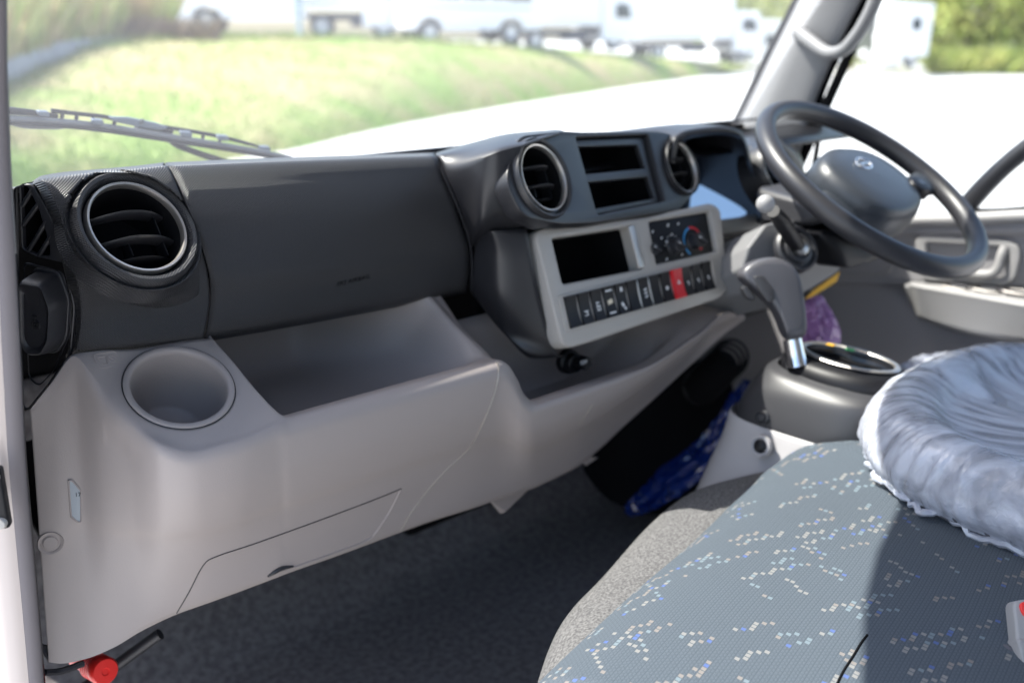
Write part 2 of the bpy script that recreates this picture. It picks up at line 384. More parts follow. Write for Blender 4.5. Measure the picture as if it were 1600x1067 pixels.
# terrace behind the bank where the other vehicles stand
D = []
for f in FP_:
    h = nrm([f[0]-CAM[0], f[1]-CAM[1], 0]); D.append(h)
rows = [[f+np.array([0, 0, -.02]) for f in FP_], [f+h*60+np.array([0, 0, -.02]) for f, h in zip(FP_, D)]]
o, _ = surf('upper_lot', rows[:], M_asph, nu=6, nv=2, thick=0); tag(o, kind='structure')
def blades(name, pts, hgt, wid, mt, lean=.35, kind='stuff'):
    V = []; Fc = []
    for p in pts:
        a = random.random()*2*PI; h = hgt*random.uniform(.5, 1.2); wv = np.array([math.cos(a), math.sin(a), 0])*wid*random.uniform(.6, 1.3)
        l = np.array([random.gauss(0, lean), random.gauss(0, lean), 0])*h
        b = len(V); p = np.array(p)
        V += [p-wv, p+wv, p+l*.5+wv*.6+np.array([0, 0, h*.6]), p+l+np.array([0, 0, h])]; Fc += [(b, b+1, b+2), (b, b+2, b+3)]
    o = meshobj(name, V, Fc, mt, smooth=False); tag(o, kind=kind); return o
def bankpt(u, v):
    i = min(int(v*(GB.shape[0]-1)), GB.shape[0]-2); j = min(int(u*(GB.shape[1]-1)), GB.shape[1]-2)
    a = v*(GB.shape[0]-1)-i; b = u*(GB.shape[1]-1)-j
    return (GB[i, j]*(1-a)+GB[i+1, j]*a)*(1-b)+(GB[i, j+1]*(1-a)+GB[i+1, j+1]*a)*b
# ================================================================== (outside props follow after the cab)
# ================================================================== THE CAB
cab = thing('truck_cab', (0, .4, -.1), 'grey trimmed truck cab with its pillars, roof and door opening around the dashboard', 'truck cab')
# ---- cab floor and firewall (setting)
fr = [[(x, .0, 0) for x in (-.80, -.4, 0, .4, .80)], [(x, .9, 0) for x in (-.80, -.4, 0, .4, .80)], [(x, 1.22, .0) for x in (-.80, -.4, 0, .4, .80)],
      [(x, 1.36, .06) for x in (-.80, -.4, 0, .4, .80)], [(x, 1.52, .30) for x in (-.80, -.4, 0, .4, .80)], [(x, 1.55, .45) for x in (-.80, -.4, 0, .4, .80)]]
o, GF = surf('cab_floor', fr, M_carpet, nu=4, nv=5, thick=.01); tag(o, kind='structure')
# ---- shell
def hdr(x): return .985-.33*x*x
xs = [-.82, -.5, -.2, 0, .2, .5, .82]
o, _ = surf('roof', [[(x, hdr(x), 1.36) for x in xs], [(x, hdr(x)-.05, 1.44-.1*x*x) for x in xs], [(x, .4, 1.52-.2*x*x) for x in xs], [(x, -.35, 1.50-.2*x*x) for x in xs]], M_pillar, cab, nu=3, nv=3, thick=.02)
o, _ = surf('rear_wall', [[(x, -.37, z) for x in (-.83, 0, .83)] for z in (0, .8, 1.40)], M_pillar, cab, nu=2, nv=2, thick=.02)
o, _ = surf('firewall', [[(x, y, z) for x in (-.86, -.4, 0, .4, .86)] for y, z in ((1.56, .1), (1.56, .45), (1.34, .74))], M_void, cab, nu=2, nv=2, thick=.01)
# passenger side: windscreen pillar between the door opening and the windscreen
sealpx = [(-16, -160, -.842), (-10, 0, -.842), (-7, 140, -.842), (-1, 280, -.845), (7, 400, -.848), (16, 560, -.85), (26, 740, -.85), (41, 900, -.85), (57, 1085, -.85), (67, 1200, -.85)]
sealp = [W(a, b, x=c) for a, b, c in sealpx]
def off(p, dx, dy, dz=0): return np.array(p)+np.array([dx, dy, dz])
tube('door_seal', sealp, .0075, M_seal, cab, seg=16, n=6)
o, _ = surf('windscreen_pillar', [[off(p, -.004, -.004), off(p, -.012, -.001), off(p, -.025, .03), off(p, -.028, .12), off(p, -.02, .30 if p[2] > .8 else .5)] for p in sealp], M_paint, cab, nu=4, nv=4, thick=.004)
o, _ = surf('pillar_trim', [[off(p, .006, .004), off(p, .012, .03), off(p, .03, .10), off(p, .02, .28)] for p in sealp[:5]], M_pillar, cab, nu=4, nv=4, thick=-.004)
o, _ = surf('kick_panel', [[off(p, .004, .004), off(p, .012, .03), off(p, .012, .5)] for p in sealp[3:]], M_black, cab, nu=4, nv=4, thick=-.004)
# door check latch on the body edge
lp = Pl(W(-4, 775, x=-.872), (-.55, -.83, 0), (.83, -.55, 0))
lt = box('door_latch', lp.M(0, 0, .002), (.016, .055, .012), M_black, cab, .003)
for v in (-.021, .021):
    lathe('screw', lp.p(.002, v, .008), lp.n, [(0, .004), (.004, .0035), (.0052, .001), (.0052, -.002)], M_trim, lt, seg=16)
# driver side windscreen pillar
dpL = [(1118, 245, .80), (1152, 196, .80), (1205, 88, .795), (1250, 0, .79), (1330, -170, .78)]
dpR = [(1243, 262, .76), (1262, 190, .76), (1300, 92, .76), (1345, 0, .76), (1440, -180, .75)]
L_ = [W(a, b, x=c) for a, b, c in dpL]; R_ = [W(a, b, x=c) for a, b, c in dpR]
rows = []
for l, r in zip(L_, R_):
    rows.append([l+np.array([.02, .02, 0]), l, l*.85+r*.15+np.array([-.022, 0, 0]), l*.5+r*.5+np.array([-.036, 0, 0]), l*.15+r*.85+np.array([-.018, 0, 0]), r, r+np.array([.04, .01, 0])])
o, GP = surf('driver_pillar', rows, M_pillar, cab, nu=4, nv=6, thick=-.006)
tube('windscreen_seal', [W(a-7, b, x=.80) for a, b, c in dpL], .006, M_void, cab, seg=10)
tube('pillar_seal', [W(a+3, b, x=.775) for a, b, c in dpR]+[W(1222, 320, x=.775)], .010, M_void, cab, seg=10)
gh = thing('grab_handle', W(1262, 70, x=.72), 'light grey curved grab handle screwed to the far windscreen pillar', 'grab handle')
tube('grip', [W(1247, 50, x=.735), W(1268, 66, x=.715), W(1292, 82, x=.70), W(1315, 80, x=.69), W(1334, 62, x=.685), W(1352, 35, x=.68), W(1368, 0, x=.675), W(1392, -70, x=.67), W(1405, -130, x=.70), W(1400, -160, x=.73)], [.013, .0125, .0115, .012, .0125, .0125, .0125, .0125, .012, .012], M_pillar, gh, seg=18)
lathe('mount', W(1253, 54, x=.742), nrm((-1, -.25, .1)), [(0, .006), (.012, .006), (.017, .003), (.018, -.006)], M_pillar, gh, seg=24, sy=1.3)

# ---- windscreen
ws = []
for z in (.77, .9, 1.05, 1.2, 1.3, 1.365):
    k = (z-.77)/.595
    ws.append([((x*(1-.02*k)), (1.29-.10*x*x)*(1-k)+(hdr(x))*k, z) for x in (-.83, -.6, -.3, 0, .3, .6, .80)])
wsr = thing('windscreen', (0, 1.28, .77), 'large clear windscreen with a faint dusty glare above the dashboard', 'windscreen')
o, _ = surf('pane', ws, M_glass, wsr, nu=4, nv=3, thick=0)
tube('rubber_edge', [p for p in np.array(ws)[0]], .007, M_void, wsr, seg=8)

# ================================================================== DASHBOARD
dash = thing('dashboard', (0, 1.0, .45), 'charcoal and grey truck dashboard with glovebox, open trays, air vents and switch panel', 'dashboard')
def vent_hole(p):
    r_ = nrm(p-CAM); n_ = nrm((.12, -.80, .58)); q = CAM+r_*(((vc1-CAM)@n_)/(r_@n_))-vc1
    return np.linalg.norm(q) < .0645
vc1 = W(214, 356, d=.955)
o, G1 = surf('side_panel', wrows([
 [(50, 284, 1.10), (62, 276, 1.09), (110, 268, 1.09), (160, 264, 1.09), (205, 260, 1.09), (257, 254, 1.09)],
 [(52, 288, .99), (64, 281, .975), (110, 273, .97), (160, 268, .97), (205, 264, .97), (258, 259, .97)],
 [(66, 310, .975), (80, 303, .955), (125, 296, .95), (180, 290, .95), (230, 287, .95), (277, 292, .95)],
 [(84, 352, .97), (97, 350, .948), (150, 350, .94), (200, 350, .94), (250, 350, .94), (301, 350, .94)],
 [(100, 422, .97), (115, 420, .948), (170, 420, .94), (220, 420, .94), (270, 420, .94), (322, 415, .94)],
 [(112, 488, .975), (127, 484, .955), (178, 480, .95), (228, 480, .95), (278, 478, .95), (327, 470, .95)],
 [(105, 552, .985), (120, 546, .965), (168, 543, .96), (218, 538, .96), (268, 533, .96), (318, 527, .96)],
 [(104, 562, 1.01), (120, 554, .995), (168, 551, .99), (218, 546, .99), (268, 541, .99), (318, 535, .99)]]), M_weave, dash, nu=12, nv=10, skip=lambda a, b: vent_hole((a+b)/2))
o, G2 = surf('glovebox_lid', wrows([
 [(259, 254, 1.09), (400, 248, 1.09), (540, 243, 1.09), (680, 238, 1.09)],
 [(261, 259, .97), (400, 253, .97), (540, 248, .97), (680, 243, .97)],
 [(280, 292, .95), (420, 285, .95), (560, 280, .95), (692, 275, .95)],
 [(304, 350, .938), (440, 345, .936), (580, 338, .936), (713, 325, .938)],
 [(325, 415, .938), (460, 408, .934), (600, 396, .934), (729, 375, .938)],
 [(330, 470, .95), (465, 452, .945), (605, 435, .945), (734, 415, .945)],
 [(321, 526, .965), (460, 502, .962), (600, 476, .962), (729, 450, .96)],
 [(322, 534, .99), (460, 510, .99), (600, 484, .99), (728, 458, .99)]]), M_weave, dash, nu=12, nv=7)
lid = o
B2 = bvh_of(G2)
q0, n0 = on(B2, 552, 438, .0006)
u0 = on(B2, 600, 427, 0)[0]-on(B2, 510, 449, 0)[0]
ep = Pl(q0, n0, u0)
textmesh('emboss_text', 'SRS AIRBAG', .0085, ep.M(), M_black, lid, .0002)
# glossy smooth band: glove panel's weave only reads on the upper part (see material)
o, G3 = surf('centre_cowl', wrows([
 [(682, 238, 1.09), (740, 222, 1.06), (800, 208, 1.04), (870, 202, 1.02)],
 [(683, 243, .97), (740, 228, .955), (800, 213, .93), (875, 207, .90)],
 [(694, 275, .951), (735, 255, .91), (772, 240, .88), (822, 226, .868)],
 [(716, 325, .94), (745, 300, .90), (772, 280, .88), (812, 270, .868)],
 [(732, 372, .942), (750, 345, .90), (775, 327, .885), (822, 320, .87)],
 [(735, 388, .947), (757, 372, .925), (790, 361, .905), (860, 352, .885)]]), M_cowl, dash, nu=7, nv=6)
o, G4 = surf('radio_housing', wrows([
 [(742, 366, .97), (766, 354, .94), (830, 348, .925)],
 [(745, 370, .94), (766, 361, .905), (822, 356, .892)],
 [(739, 402, .943), (775, 400, .905), (830, 400, .88)],
 [(735, 430, .948), (775, 450, .905), (843, 460, .872)],
 [(735, 454, .955), (785, 510, .91), (862, 535, .862)],
 [(742, 464, .965), (822, 553, .885), (872, 556, .865)],
 [(745, 466, .99), (830, 560, .92), (880, 558, .90)]]), M_cowl, dash, nu=8, nv=6)
tube('cowl_seam', [off(W(a, b, y=c), 0, -.001, 0) for a, b, c in [(681, 243, .968), (693, 275, .95), (715, 325, .938), (731, 372, .939), (736, 400, .942), (736, 432, .946), (735, 454, .953)]], .0010, M_dark, dash, seg=6)

# ---- dash top and centre block top
o, _ = surf('dash_top', [[(x, 1.08, .800) for x in (-.83, -.5, -.2, .1, .4, .60)], [(x, 1.2, .785) for x in (-.83, -.5, -.2, .1, .4, .66)], [(x, 1.27, .768) for x in (-.83, -.5, -.2, .1, .4, .80)], [(x, 1.30, .70) for x in (-.83, -.5, -.2, .1, .4, .80)]], M_dark, dash, nu=2, nv=3, thick=.004)

o, _ = surf('sun_leak_cover', [[(x, .965, .770) for x in (-.28, .2, .83)], [(x, 1.10, .785) for x in (-.28, .2, .83)]], M_black, dash, nu=2, nv=2, thick=.005)  # hidden plate added to keep sun from leaking in behind the panels
hull('dash_core', [(x, y, z) for x in (-.18, .30) for y, z in ((1.02, .72), (1.02, .50), (1.30, .74), (1.30, .15), (1.2, .15))], M_void, dash, .01)
# ---- air vents
def air_vent(c, n, r, out=1.42, deep=.03, mat_b=None, ear=None):
    pl = Pl(c, n)
    p = [(r*out*1.06, -deep), (r*out, -.014), (r*out*.99, -.006), (r*(out*.8+.22), .002), (r*(out*.55+.5), .0055), (r*(out*.25+.83), .0045), (r*1.105, .000), (r*1.085, -.008)]
    b = lathe('air_vent', c, n, p, mat_b or M_weave, dash, seg=72)
    lathe('barrel', c, n, [(r*1.085, -.004), (r*.97, -.002), (r*.95, -.02), (r*.80, -.05), (0, -.05)], M_void, b, seg=48)
    lathe('trim_ring', c, n, [(r*1.055, -.006), (r*1.055, .002), (r*1.03, .0042), (r*.985, .0035), (r*.962, .001), (r*.960, -.003)], M_ring, b, seg=72)
    for k, v in enumerate((.36, -.22, -.62)):
        v *= r; hw = math.sqrt(max(r*r*.86-v*v, 1e-6)); G = []
        for i in range(17):
            x = -hw+2*hw*i/16; q = (x/hw)
            hf = .004-.018*q*q if k < 2 else -.004-.012*q*q
            row = []
            for hh, dv in ((hf-.020, .0045), (hf-.003, .0026), (hf, .001), (hf-.002, -.001), (hf-.020, .001)):
                row.append(pl.p(x, v+dv-.0006, hh))
            G.append(row)
        gridmesh('slat', np.array(G), M_cowl if k < 2 else M_black, b, ang=60)
    for sx in (.62, -.15):
        box('vane', pl.M(sx*r, -.02*r if sx > 0 else -.3*r, -.020), (.0016, r*1.1 if sx > 0 else r*.4, .016), M_black, b, .0004, 1)
    return b
n1 = nrm((.12, -.80, .58))
av1 = air_vent(vc1, n1, .0468, out=1.34, deep=.03)
# flared collar that grows out of the panel
B1 = bvh_of(G1); Pv = Pl(vc1, n1); Gv = []
for t in np.linspace(0, 2*PI, 73):
    e = Pv.p(.0615*math.cos(t), .0615*math.sin(t), -.006); e2 = Pv.p(.066*math.cos(t), .066*math.sin(t), -.002)
    dn = .5-.5*math.sin(t-.2); sc_ = 1.07+.22*dn; q0_ = PR(Pv.p(.066*math.cos(t), .066*math.sin(t), -.002)); qc_ = PR(vc1)
    q1_ = qc_+(q0_-qc_)*sc_; q1_[0] = max(q1_[0], 100+4*(t/PI % 1)); q1_[0] = min(q1_[0], 303 if q1_[1] < 360 else 312); q1_[1] = max(q1_[1], 270)
    r_ = nrm(FW+RT*(q1_[0]-800)/F+UP*(533.5-q1_[1])/F); h_, a_n, b_i, c_d = BVHTree.FromPolygons([tuple(map(float, v)) for v in G1.reshape(-1, 3)], [(i_*G1.shape[1]+j_, i_*G1.shape[1]+j_+1, (i_+1)*G1.shape[1]+j_+1, (i_+1)*G1.shape[1]+j_) for i_ in range(G1.shape[0]-1) for j_ in range(G1.shape[1]-1)]).ray_cast(Vector(CAM), Vector(r_)) if False else B1.ray_cast(Vector(CAM), Vector(r_))
    far = np.array(h_) + r_*.0004 if h_ is not None else e2+np.array([0, .02, -.004])
    Gv.append([e, e2, e2*.75+far*.25+np.array([0, .007, 0])*dn, e2*.4+far*.6+np.array([0, .008, 0])*dn, far, far+r_*.006])
Gv = np.swapaxes(pch(np.swapaxes(np.array(Gv), 0, 1), 4), 0, 1)
gridmesh('vent_collar', Gv, M_weave, av1, ang=180)
nc = nrm((.14, -.905, .39))
# ---- centre block: bezel with two vents and the twin pocket
PC = Pl(W(842, 281, y=.872), nc)
def uvs(pl, L, h=0): return [pl.uv(a, b, h) for a, b in L]
face = roundpoly(uvs(PC, [(806, 214), (880, 206), (900, 208), (1018, 206), (1046, 210), (1072, 234), (1087, 285), (1084, 300), (1066, 322), (1058, 330), (1000, 338), (925, 350), (870, 352), (812, 340), (785, 282)]), .02)
pocket = roundpoly(uvs(PC, [(896, 216), (1010, 212), (1036, 315), (930, 337)]), .004)
ventr = PC.uv(842, 281)
circ_ = [ventr+np.array([math.cos(t), math.sin(t)])*.0415 for t in np.linspace(0, 2*PI, 48, endpoint=False)]
vr3 = PC.uv(1059, 264)
c3_ = [vr3+np.array([math.cos(t), math.sin(t)])*.0375 for t in np.linspace(0, 2*PI, 48, endpoint=False)]
plate('centre_bezel', PC, [face, pocket, circ_, c3_], -.02, .004, M_cowl, dash, bevel=.002)
air_vent(PC.p(*ventr, .006), nc, .0412, out=1.30, deep=.03, mat_b=M_cowl)
# recessed crescent beside the vent
pt = thing_part = None
dp = -.07
def inset(name, pl, L, h0, h1, m_, parent, shrink=.0):
    """open box behind an opening"""
    U_ = uvs(pl, L); c_ = sum(U_)/len(U_)
    A = [pl.p(*u, h0) for u in U_]; B_ = [pl.p(*(c_+(u-c_)*(1-shrink)), h1) for u in U_]
    k = len(A); Fc = [(i, (i+1) % k, k+(i+1) % k, k+i) for i in range(k)]+[tuple(range(k, 2*k))]
    return meshobj(name, A+B_, Fc, m_, parent, smooth=False)
pk = inset('twin_pocket', PC, [(895, 215), (1011, 211), (1037, 316), (929, 338)], .002, -.075, M_void, dash, .05)
fo = roundpoly(uvs(PC, [(898, 218), (1009, 214), (1034, 314), (932, 335)]), .003)
h1_ = roundpoly(uvs(PC, [(905, 228), (1000, 225), (1012, 262), (915, 271)]), .003)
h2_ = roundpoly(uvs(PC, [(920, 284), (1016, 275), (1026, 309), (934, 325)]), .003)
plate('pocket_frame', PC, [fo, h1_, h2_], -.012, -.004, M_cowl, pk, .0012)
air_vent(PC.p(*vr3, .005), nc, .0375, out=1.16, deep=.02, mat_b=M_cowl)
# block body behind

# ---- switch and heater panel
tl = W(828, 360, y=.900); bl = W(872, 545, y=.850)
PR = Pl(bl, nrm((-.02, -.95, .316)))
outl = roundpoly(uvs(PR, [(822, 362), (1000, 342), (1100, 320), (1113, 330), (1120, 395), (1127, 452), (1112, 468), (905, 538), (868, 548)]), [.018, .02, .014, .008, .02, .01, .014, .02, .018])
ph = roundpoly(uvs(PR, [(850, 376), (975, 357), (991, 423), (867, 447)]), .005)
hh = roundpoly(uvs(PR, [(1001, 350), (1097, 334), (1108, 395), (1013, 416)]), .004)
tp = plate('switch_panel', PR, [outl, ph, hh], -.012, .016, M_trim, dash, bevel=.0035)
inset('storage_pocket', PR, [(849, 375), (976, 356), (992, 424), (866, 448)], .012, -.075, M_void, tp, .04)
# inner raised fillet, divider
ctr = PR.uv(993, 385, .017)
v0 = PR.uv(984, 354, .016); v1 = PR.uv(1001, 419, .016)
plate('divider', PR, [roundpoly([PR.uv(979, 355, .016), PR.uv(988, 353, .016), PR.uv(1006, 417, .016), PR.uv(996, 420, .016)], .002)], .0165, .0195, M_ring, tp, .001)
# heater controls
hp = plate('heater_panel', PR, [roundpoly(uvs(PR, [(1000, 349), (1098, 333), (1109, 396), (1012, 417)]), .004)], .002, .008, M_black, tp, .001)
dash_l2 = dash
def knob(px, py, r, h=.014):
    c = PR.p(*PR.uv(px, py, .016), .008)
    k = lathe('heater_knob', c, PR.n, [(0, h), (r*.78, h), (r*.88, h-.001), (r*.95, .002), (r*1.1, 0)], M_dark, dash, seg=32)
    q = Pl(c, PR.n); a = 2.6
    box('grip_bar', q.M(0, 0, h+.001) @ Matrix.Rotation(a, 4, 'Z'), (r*1.8, r*.42, .006), M_dark, k, .0012)
    box('pointer', q.M(r*.6*math.cos(a), r*.6*math.sin(a), h+.0045) @ Matrix.Rotation(a, 4, 'Z'), (r*.45, .0012, .0006), M_white, k, 0)
    return c, q
def arc(q, r0, r1, a0, a1, h, mt, name='dial_mark', n=14):
    V = [q.p(r*math.cos(a), r*math.sin(a), h) for a in np.linspace(a0, a1, n) for r in (r0, r1)]
    meshobj(name, V, [(2*i, 2*i+1, 2*i+3, 2*i+2) for i in range(n-1)], mt, hp, smooth=False)
c, q = knob(1089, 376, .0125, .016)
arc(q, .019, .0225, R(100), R(235), .0006, M_blue); arc(q, .019, .0225, R(25), R(98), .0006, M_switchred); arc(q, .017, .0215, R(-48), R(-32), .0006, M_switchred)
c, q = knob(1058, 384, .0115)
for i in range(7): arc(q, .016, .0175, R(30+i*22), R(36+i*22), .0006, M_white, n=3)
c, q = knob(1023, 389, .0095, .010)
for px, py, s in ((1008, 366, .003), (1020, 362, .0035), (1044, 352, .004), (1034, 372, .0028), (1042, 378, .0028), (1050, 366, .002), (1016, 410, .0028), (1042, 405, .003), (1066, 398, .0026), (1060, 350, .003)):
    u_ = PR.uv(px, py, .009); box('dial_mark', PR.M(*u_, .0088) @ Matrix.Rotation(.6, 4, 'Z'), (s*1.3, s*.7, .0008), M_white, hp, 0)
# switches
sA = PR.uv(894, 487, .018); sB = PR.uv(1105, 431, .018); NS = 13
top0 = PR.uv(888, 461, .018); bot0 = PR.uv(900, 513, .018)
sh = np.linalg.norm(top0-bot0)*.93; du = (sB-sA)/(NS-1); sw = np.linalg.norm(du)
ang_ = math.atan2(du[1], du[0])
BAY = plate('switch_bay', PR, [roundpoly([sA+np.array([-sw*.75, -sh*.60]), sB+np.array([sw*.75, -sh*.60]), sB+np.array([sw*.75, sh*.60]), sA+np.array([-sw*.75, sh*.60])], .006)], .0155, .0175, M_trim, tp, .0008)
for i in range(NS):
    c_ = sA+du*i; red = i == 9
    Msw = PR.M(*c_, .0180)
    G = []
    for k in range(9):
        y = (-.5+k/8)*sh; z = .0045-.0030*(1-(2*k/8-1)**2)+(.003 if red else 0)
        G.append([PR.p(c_[0]+xx*sw*.41, c_[1]+y, .0175+(z if abs(xx) < 1.01 else 0)) for xx in (-1.02, -1, -.4, .4, 1, 1.02)])
    G = np.array([[PR.p(c_[0]+d_[0], c_[1]+d_[1]*1.0, .0168) for d_ in [(xx*sw*.41, -sh*.51) for xx in (-1.02, -1, -.4, .4, 1, 1.02)]]]+list(G)+[[PR.p(c_[0]+xx*sw*.41, c_[1]+sh*.51, .0168) for xx in (-1.02, -1, -.4, .4, 1, 1.02)]])
    G[:, 0] -= PR.n*.0; 
    s_ = gridmesh('switch', G, M_switchred if red else M_black, dash, ang=40)
    if red: tag(s_, 'red hazard switch')
    def mark(u, v, wd, hd, mt=M_white, rot=0):
        box('icon', PR.M(c_[0]+u, c_[1]+v, .0196+(.003 if red else 0)+.0012*abs(v/(sh*.5))) @ Matrix.Rotation(rot, 4, 'Z'), (wd, hd, .0006), mt, s_, 0)
    if i == 1: mark(0, -.004, .007, .0014); mark(.001, -.007, .0014, .006, rot=.4); mark(-.002, -.0095, .004, .0012)
    elif i == 2:
        for k in range(3): mark(0, .003-k*.005, .006, .0014)
        mark(-.002, -.002, .0012, .012); mark(.0025, -.004, .0012, .008)
    elif i == 3:
        mark(0, sh*.40, .012, .005); mark(0, -sh*.40, .012, .005); mark(0, .0, .009, .006, M_ivory, .2)
    elif i == 4: mark(.001, .014, .004, .009); mark(-.001, -.008, .004, .006, rot=.5); mark(.002, -.014, .004, .004)
    elif i == 6:
        for k in range(3): mark(.0015, .004-k*.005, .006, .0022, rot=.3)
    elif i == 8: mark(0, -.002, .005, .005, rot=.8)
    elif red: mark(0, 0, .006, .0012); mark(-.0014, .0024, .0058, .001, rot=1.05); mark(.0014, .0024, .0058, .001, rot=-1.05)
    elif i >= 10: mark(0, -.001, .004, .0016, rot=.4*(i-10)); mark(.001, -.004, .0014, .004)
for i in (5.5, 6.5, -.0+12.62):
    c_ = sA+du*i
    box('switch_divider', PR.M(*c_, .0185), (.0028, sh*1.02, .003), M_ring, tp, .0008)

# ---- lower grey shell with cup plateau and trays
K = [(47, 640, .965), (80, 598, .962), (115, 556, .955), (150, 592, .915), (195, 638, .865), (245, 678, .82), (310, 694, .802), (380, 676, .797), (436, 653, .80),
     (456, 651, .80), (520, 633, .80), (650, 597, .80), (740, 572, .80), (776, 563, .80), (792, 569, .80), (806, 590, .80), (818, 615, .80), (838, 626, .80), (900, 606, .80), (1000, 573, .80), (1090, 520, .80), (1130, 487, .81), (1163, 492, .84)]
Bm = [(76, 1034, .945), (100, 1036, .94), (140, 1027, .93), (178, 1011, .915), (222, 985, .90), (272, 961, .885), (330, 940, .872), (390, 918, .865), (440, 899, .86),
      (456, 893, .86), (530, 867, .86), (660, 819, .86), (742, 793, .86), (770, 783, .86), (785, 778, .86), (800, 773, .86), (815, 768, .86), (836, 761, .86), (895, 733, .86), (985, 655, .86), (1075, 572, .86), (1118, 532, .86), (1164, 498, .85)]
def shf(L): return [(a, b, c+.04*max(0, min(1, (.94-c)/.06))) for a, b, c in L]
K = shf(K); Bm = shf(Bm)
back = [(47, 636, 1.0), (80, 595, .975), (115, 553, .960), (150, 548, .96), (190, 544, .96), (230, 540, .96), (265, 536, .96), (297, 532, .96), (329, 527, .96)]
Kw = [W(a, b, y=c) for a, b, c in K]; Bw = [W(a, b, y=c) for a, b, c in Bm]
nC = len(K)
def E(v): return np.array(v, float)
R0 = []; R1 = []; R2 = []; R3 = []
for j in range(nC):
    k = Kw[j]
    if j < 9:
        b_ = W(back[j][0], back[j][1], y=back[j][2])
        R0.append(b_); R1.append(b_*.67+k*.33); R2.append(b_*.33+k*.67); R3.append(b_*.1+k*.9)
    elif j <= 12:
        X = k[0]; zf = .548
        if j == 9: X = k[0]
        fz = {9: .53, 10: .52, 11: .52, 12: .55}[j]
        R0.append(E([X, 1.14 if j < 12 else 1.02, .662])); R1.append(E([X, 1.10 if j < 12 else .99, fz+.015])); R2.append(E([X, .875, fz])); R3.append(E([X, .858, k[2]-.004]))
    elif j <= 15:
        X = k[0]; R0.append(E([X-.02, .985, .655])); R1.append(E([X, .95, .622-(j-13)*.012])); R2.append(E([X, .89, .590-(j-13)*.012])); R3.append(E([X, .862, k[2]-.002]))
    elif j <= 18 or j < nC-3:
        X = k[0]; R0.append(E([X, 1.0, .58])); R1.append(E([X, .985, k[2]-.055])); R2.append(E([X, .875, k[2]-.055])); R3.append(E([X, .856, k[2]-.004]))
    else:
        X = k[0]; R0.append(E([X, .96, k[2]+.06])); R1.append(E([X, .93, k[2]+.03])); R2.append(E([X, .90, k[2]+.01])); R3.append(E([X, k[1]+.02, k[2]+.003]))
def fas(t, dy):
    out = []
    for j in range(nC):
        a, b_ = K[j], Bm[j]
        px = a[0]+(b_[0]-a[0])*t; py = a[1]+(b_[1]-a[1])*t
        y = a[2]+(b_[2]-a[2])*(t**1.6)+dy*(1 if j > 3 else j/4)
        out.append(W(px, py, y=y))
    return out
rows = [R0, R1, R2, R3, Kw, fas(.05, -.010), fas(.13, -.016), fas(.30, -.018), fas(.52, -.012), fas(.60, -.004), fas(.80, 0), Bw, [p+np.array([0, .03, .004]) for p in Bw]]
G = np.array(rows); G = pch(G, 7); G = np.swapaxes(pch(np.swapaxes(G, 0, 1), 12), 0, 1)
Gs = G.copy()
cupC = W(281, 606, y=.872)
nr_, nc_ = G.shape[:2]
Bf = bvh_of(G)
cup0, cupn = on(Bf, 281, 606)
PCup = Pl(cup0, cupn)
ell = np.array([PCup.uv(a, b) for a, b in [(192, 597), (367, 617), (262, 541), (300, 668)]])
cu_c = ell.mean(0); ell -= cu_c
# traced rim is close to a circle on the sloping top
ax1 = np.linalg.norm(ell[0]-ell[1])/2; ax2 = np.linalg.norm(ell[2]-ell[3])/2
th = math.atan2(*(ell[1]-ell[0])[::-1])
cc = PCup.p(*cu_c)
PCup = Pl(cc, cupn, PCup.u*math.cos(th)+PCup.v*math.sin(th))
print('cup axes', ax1, ax2, 'normal', cupn)
def skipf(a, b):
    q = (a+b)/2-cc; u, v = q@PCup.u, q@PCup.v
    return abs(q@PCup.n) < .03 and (u/(ax1*.93))**2+(v/(ax2*.93))**2 < 1
fl = G.reshape(-1, 3)
for i_, q in enumerate(fl):
    d_ = q-cc; rr_ = math.hypot(d_@PCup.u/ax1, d_@PCup.v/ax2); hgt_ = d_@PCup.n
    if rr_ < 1.55 and abs(hgt_) < .03:
        k_ = 1 if rr_ < 1.1 else max(0, 1-(rr_-1.1)/.45); k_ = k_*k_*(3-2*k_); fl[i_] = q-PCup.n*hgt_*k_
G = fl.reshape(G.shape); Bf = bvh_of(G)
lower = gridmesh('lower_panel', G, M_gray, dash, thick=.003, skip=skipf, ang=50)
a_ = np.linspace(0, 2*PI, 72, endpoint=False)
prof = [(1.0, -.004), (1.0, .0022), (.985, .0030), (.90, .0026), (.875, .0012), (.865, -.004), (.84, -.035), (.80, -.075), (.74, -.079), (0.0, -.079)]
Gc = np.array([[PCup.p(f*ax1*math.cos(t), f*ax2*math.sin(t), h) for t in a_] for f, h in prof])
gridmesh('cup_holder', Gc, M_gray, dash, closed_u=True, ang=50)
gg = np.array([[PCup.p(ax1*1.012*math.cos(t), ax2*1.012*math.sin(t), .0012)] for t in a_]).reshape(-1, 3)
tube('cup_seam', list(gg)[::3], .0006, M_dark, lower, seg=5, n=3, closed=True)
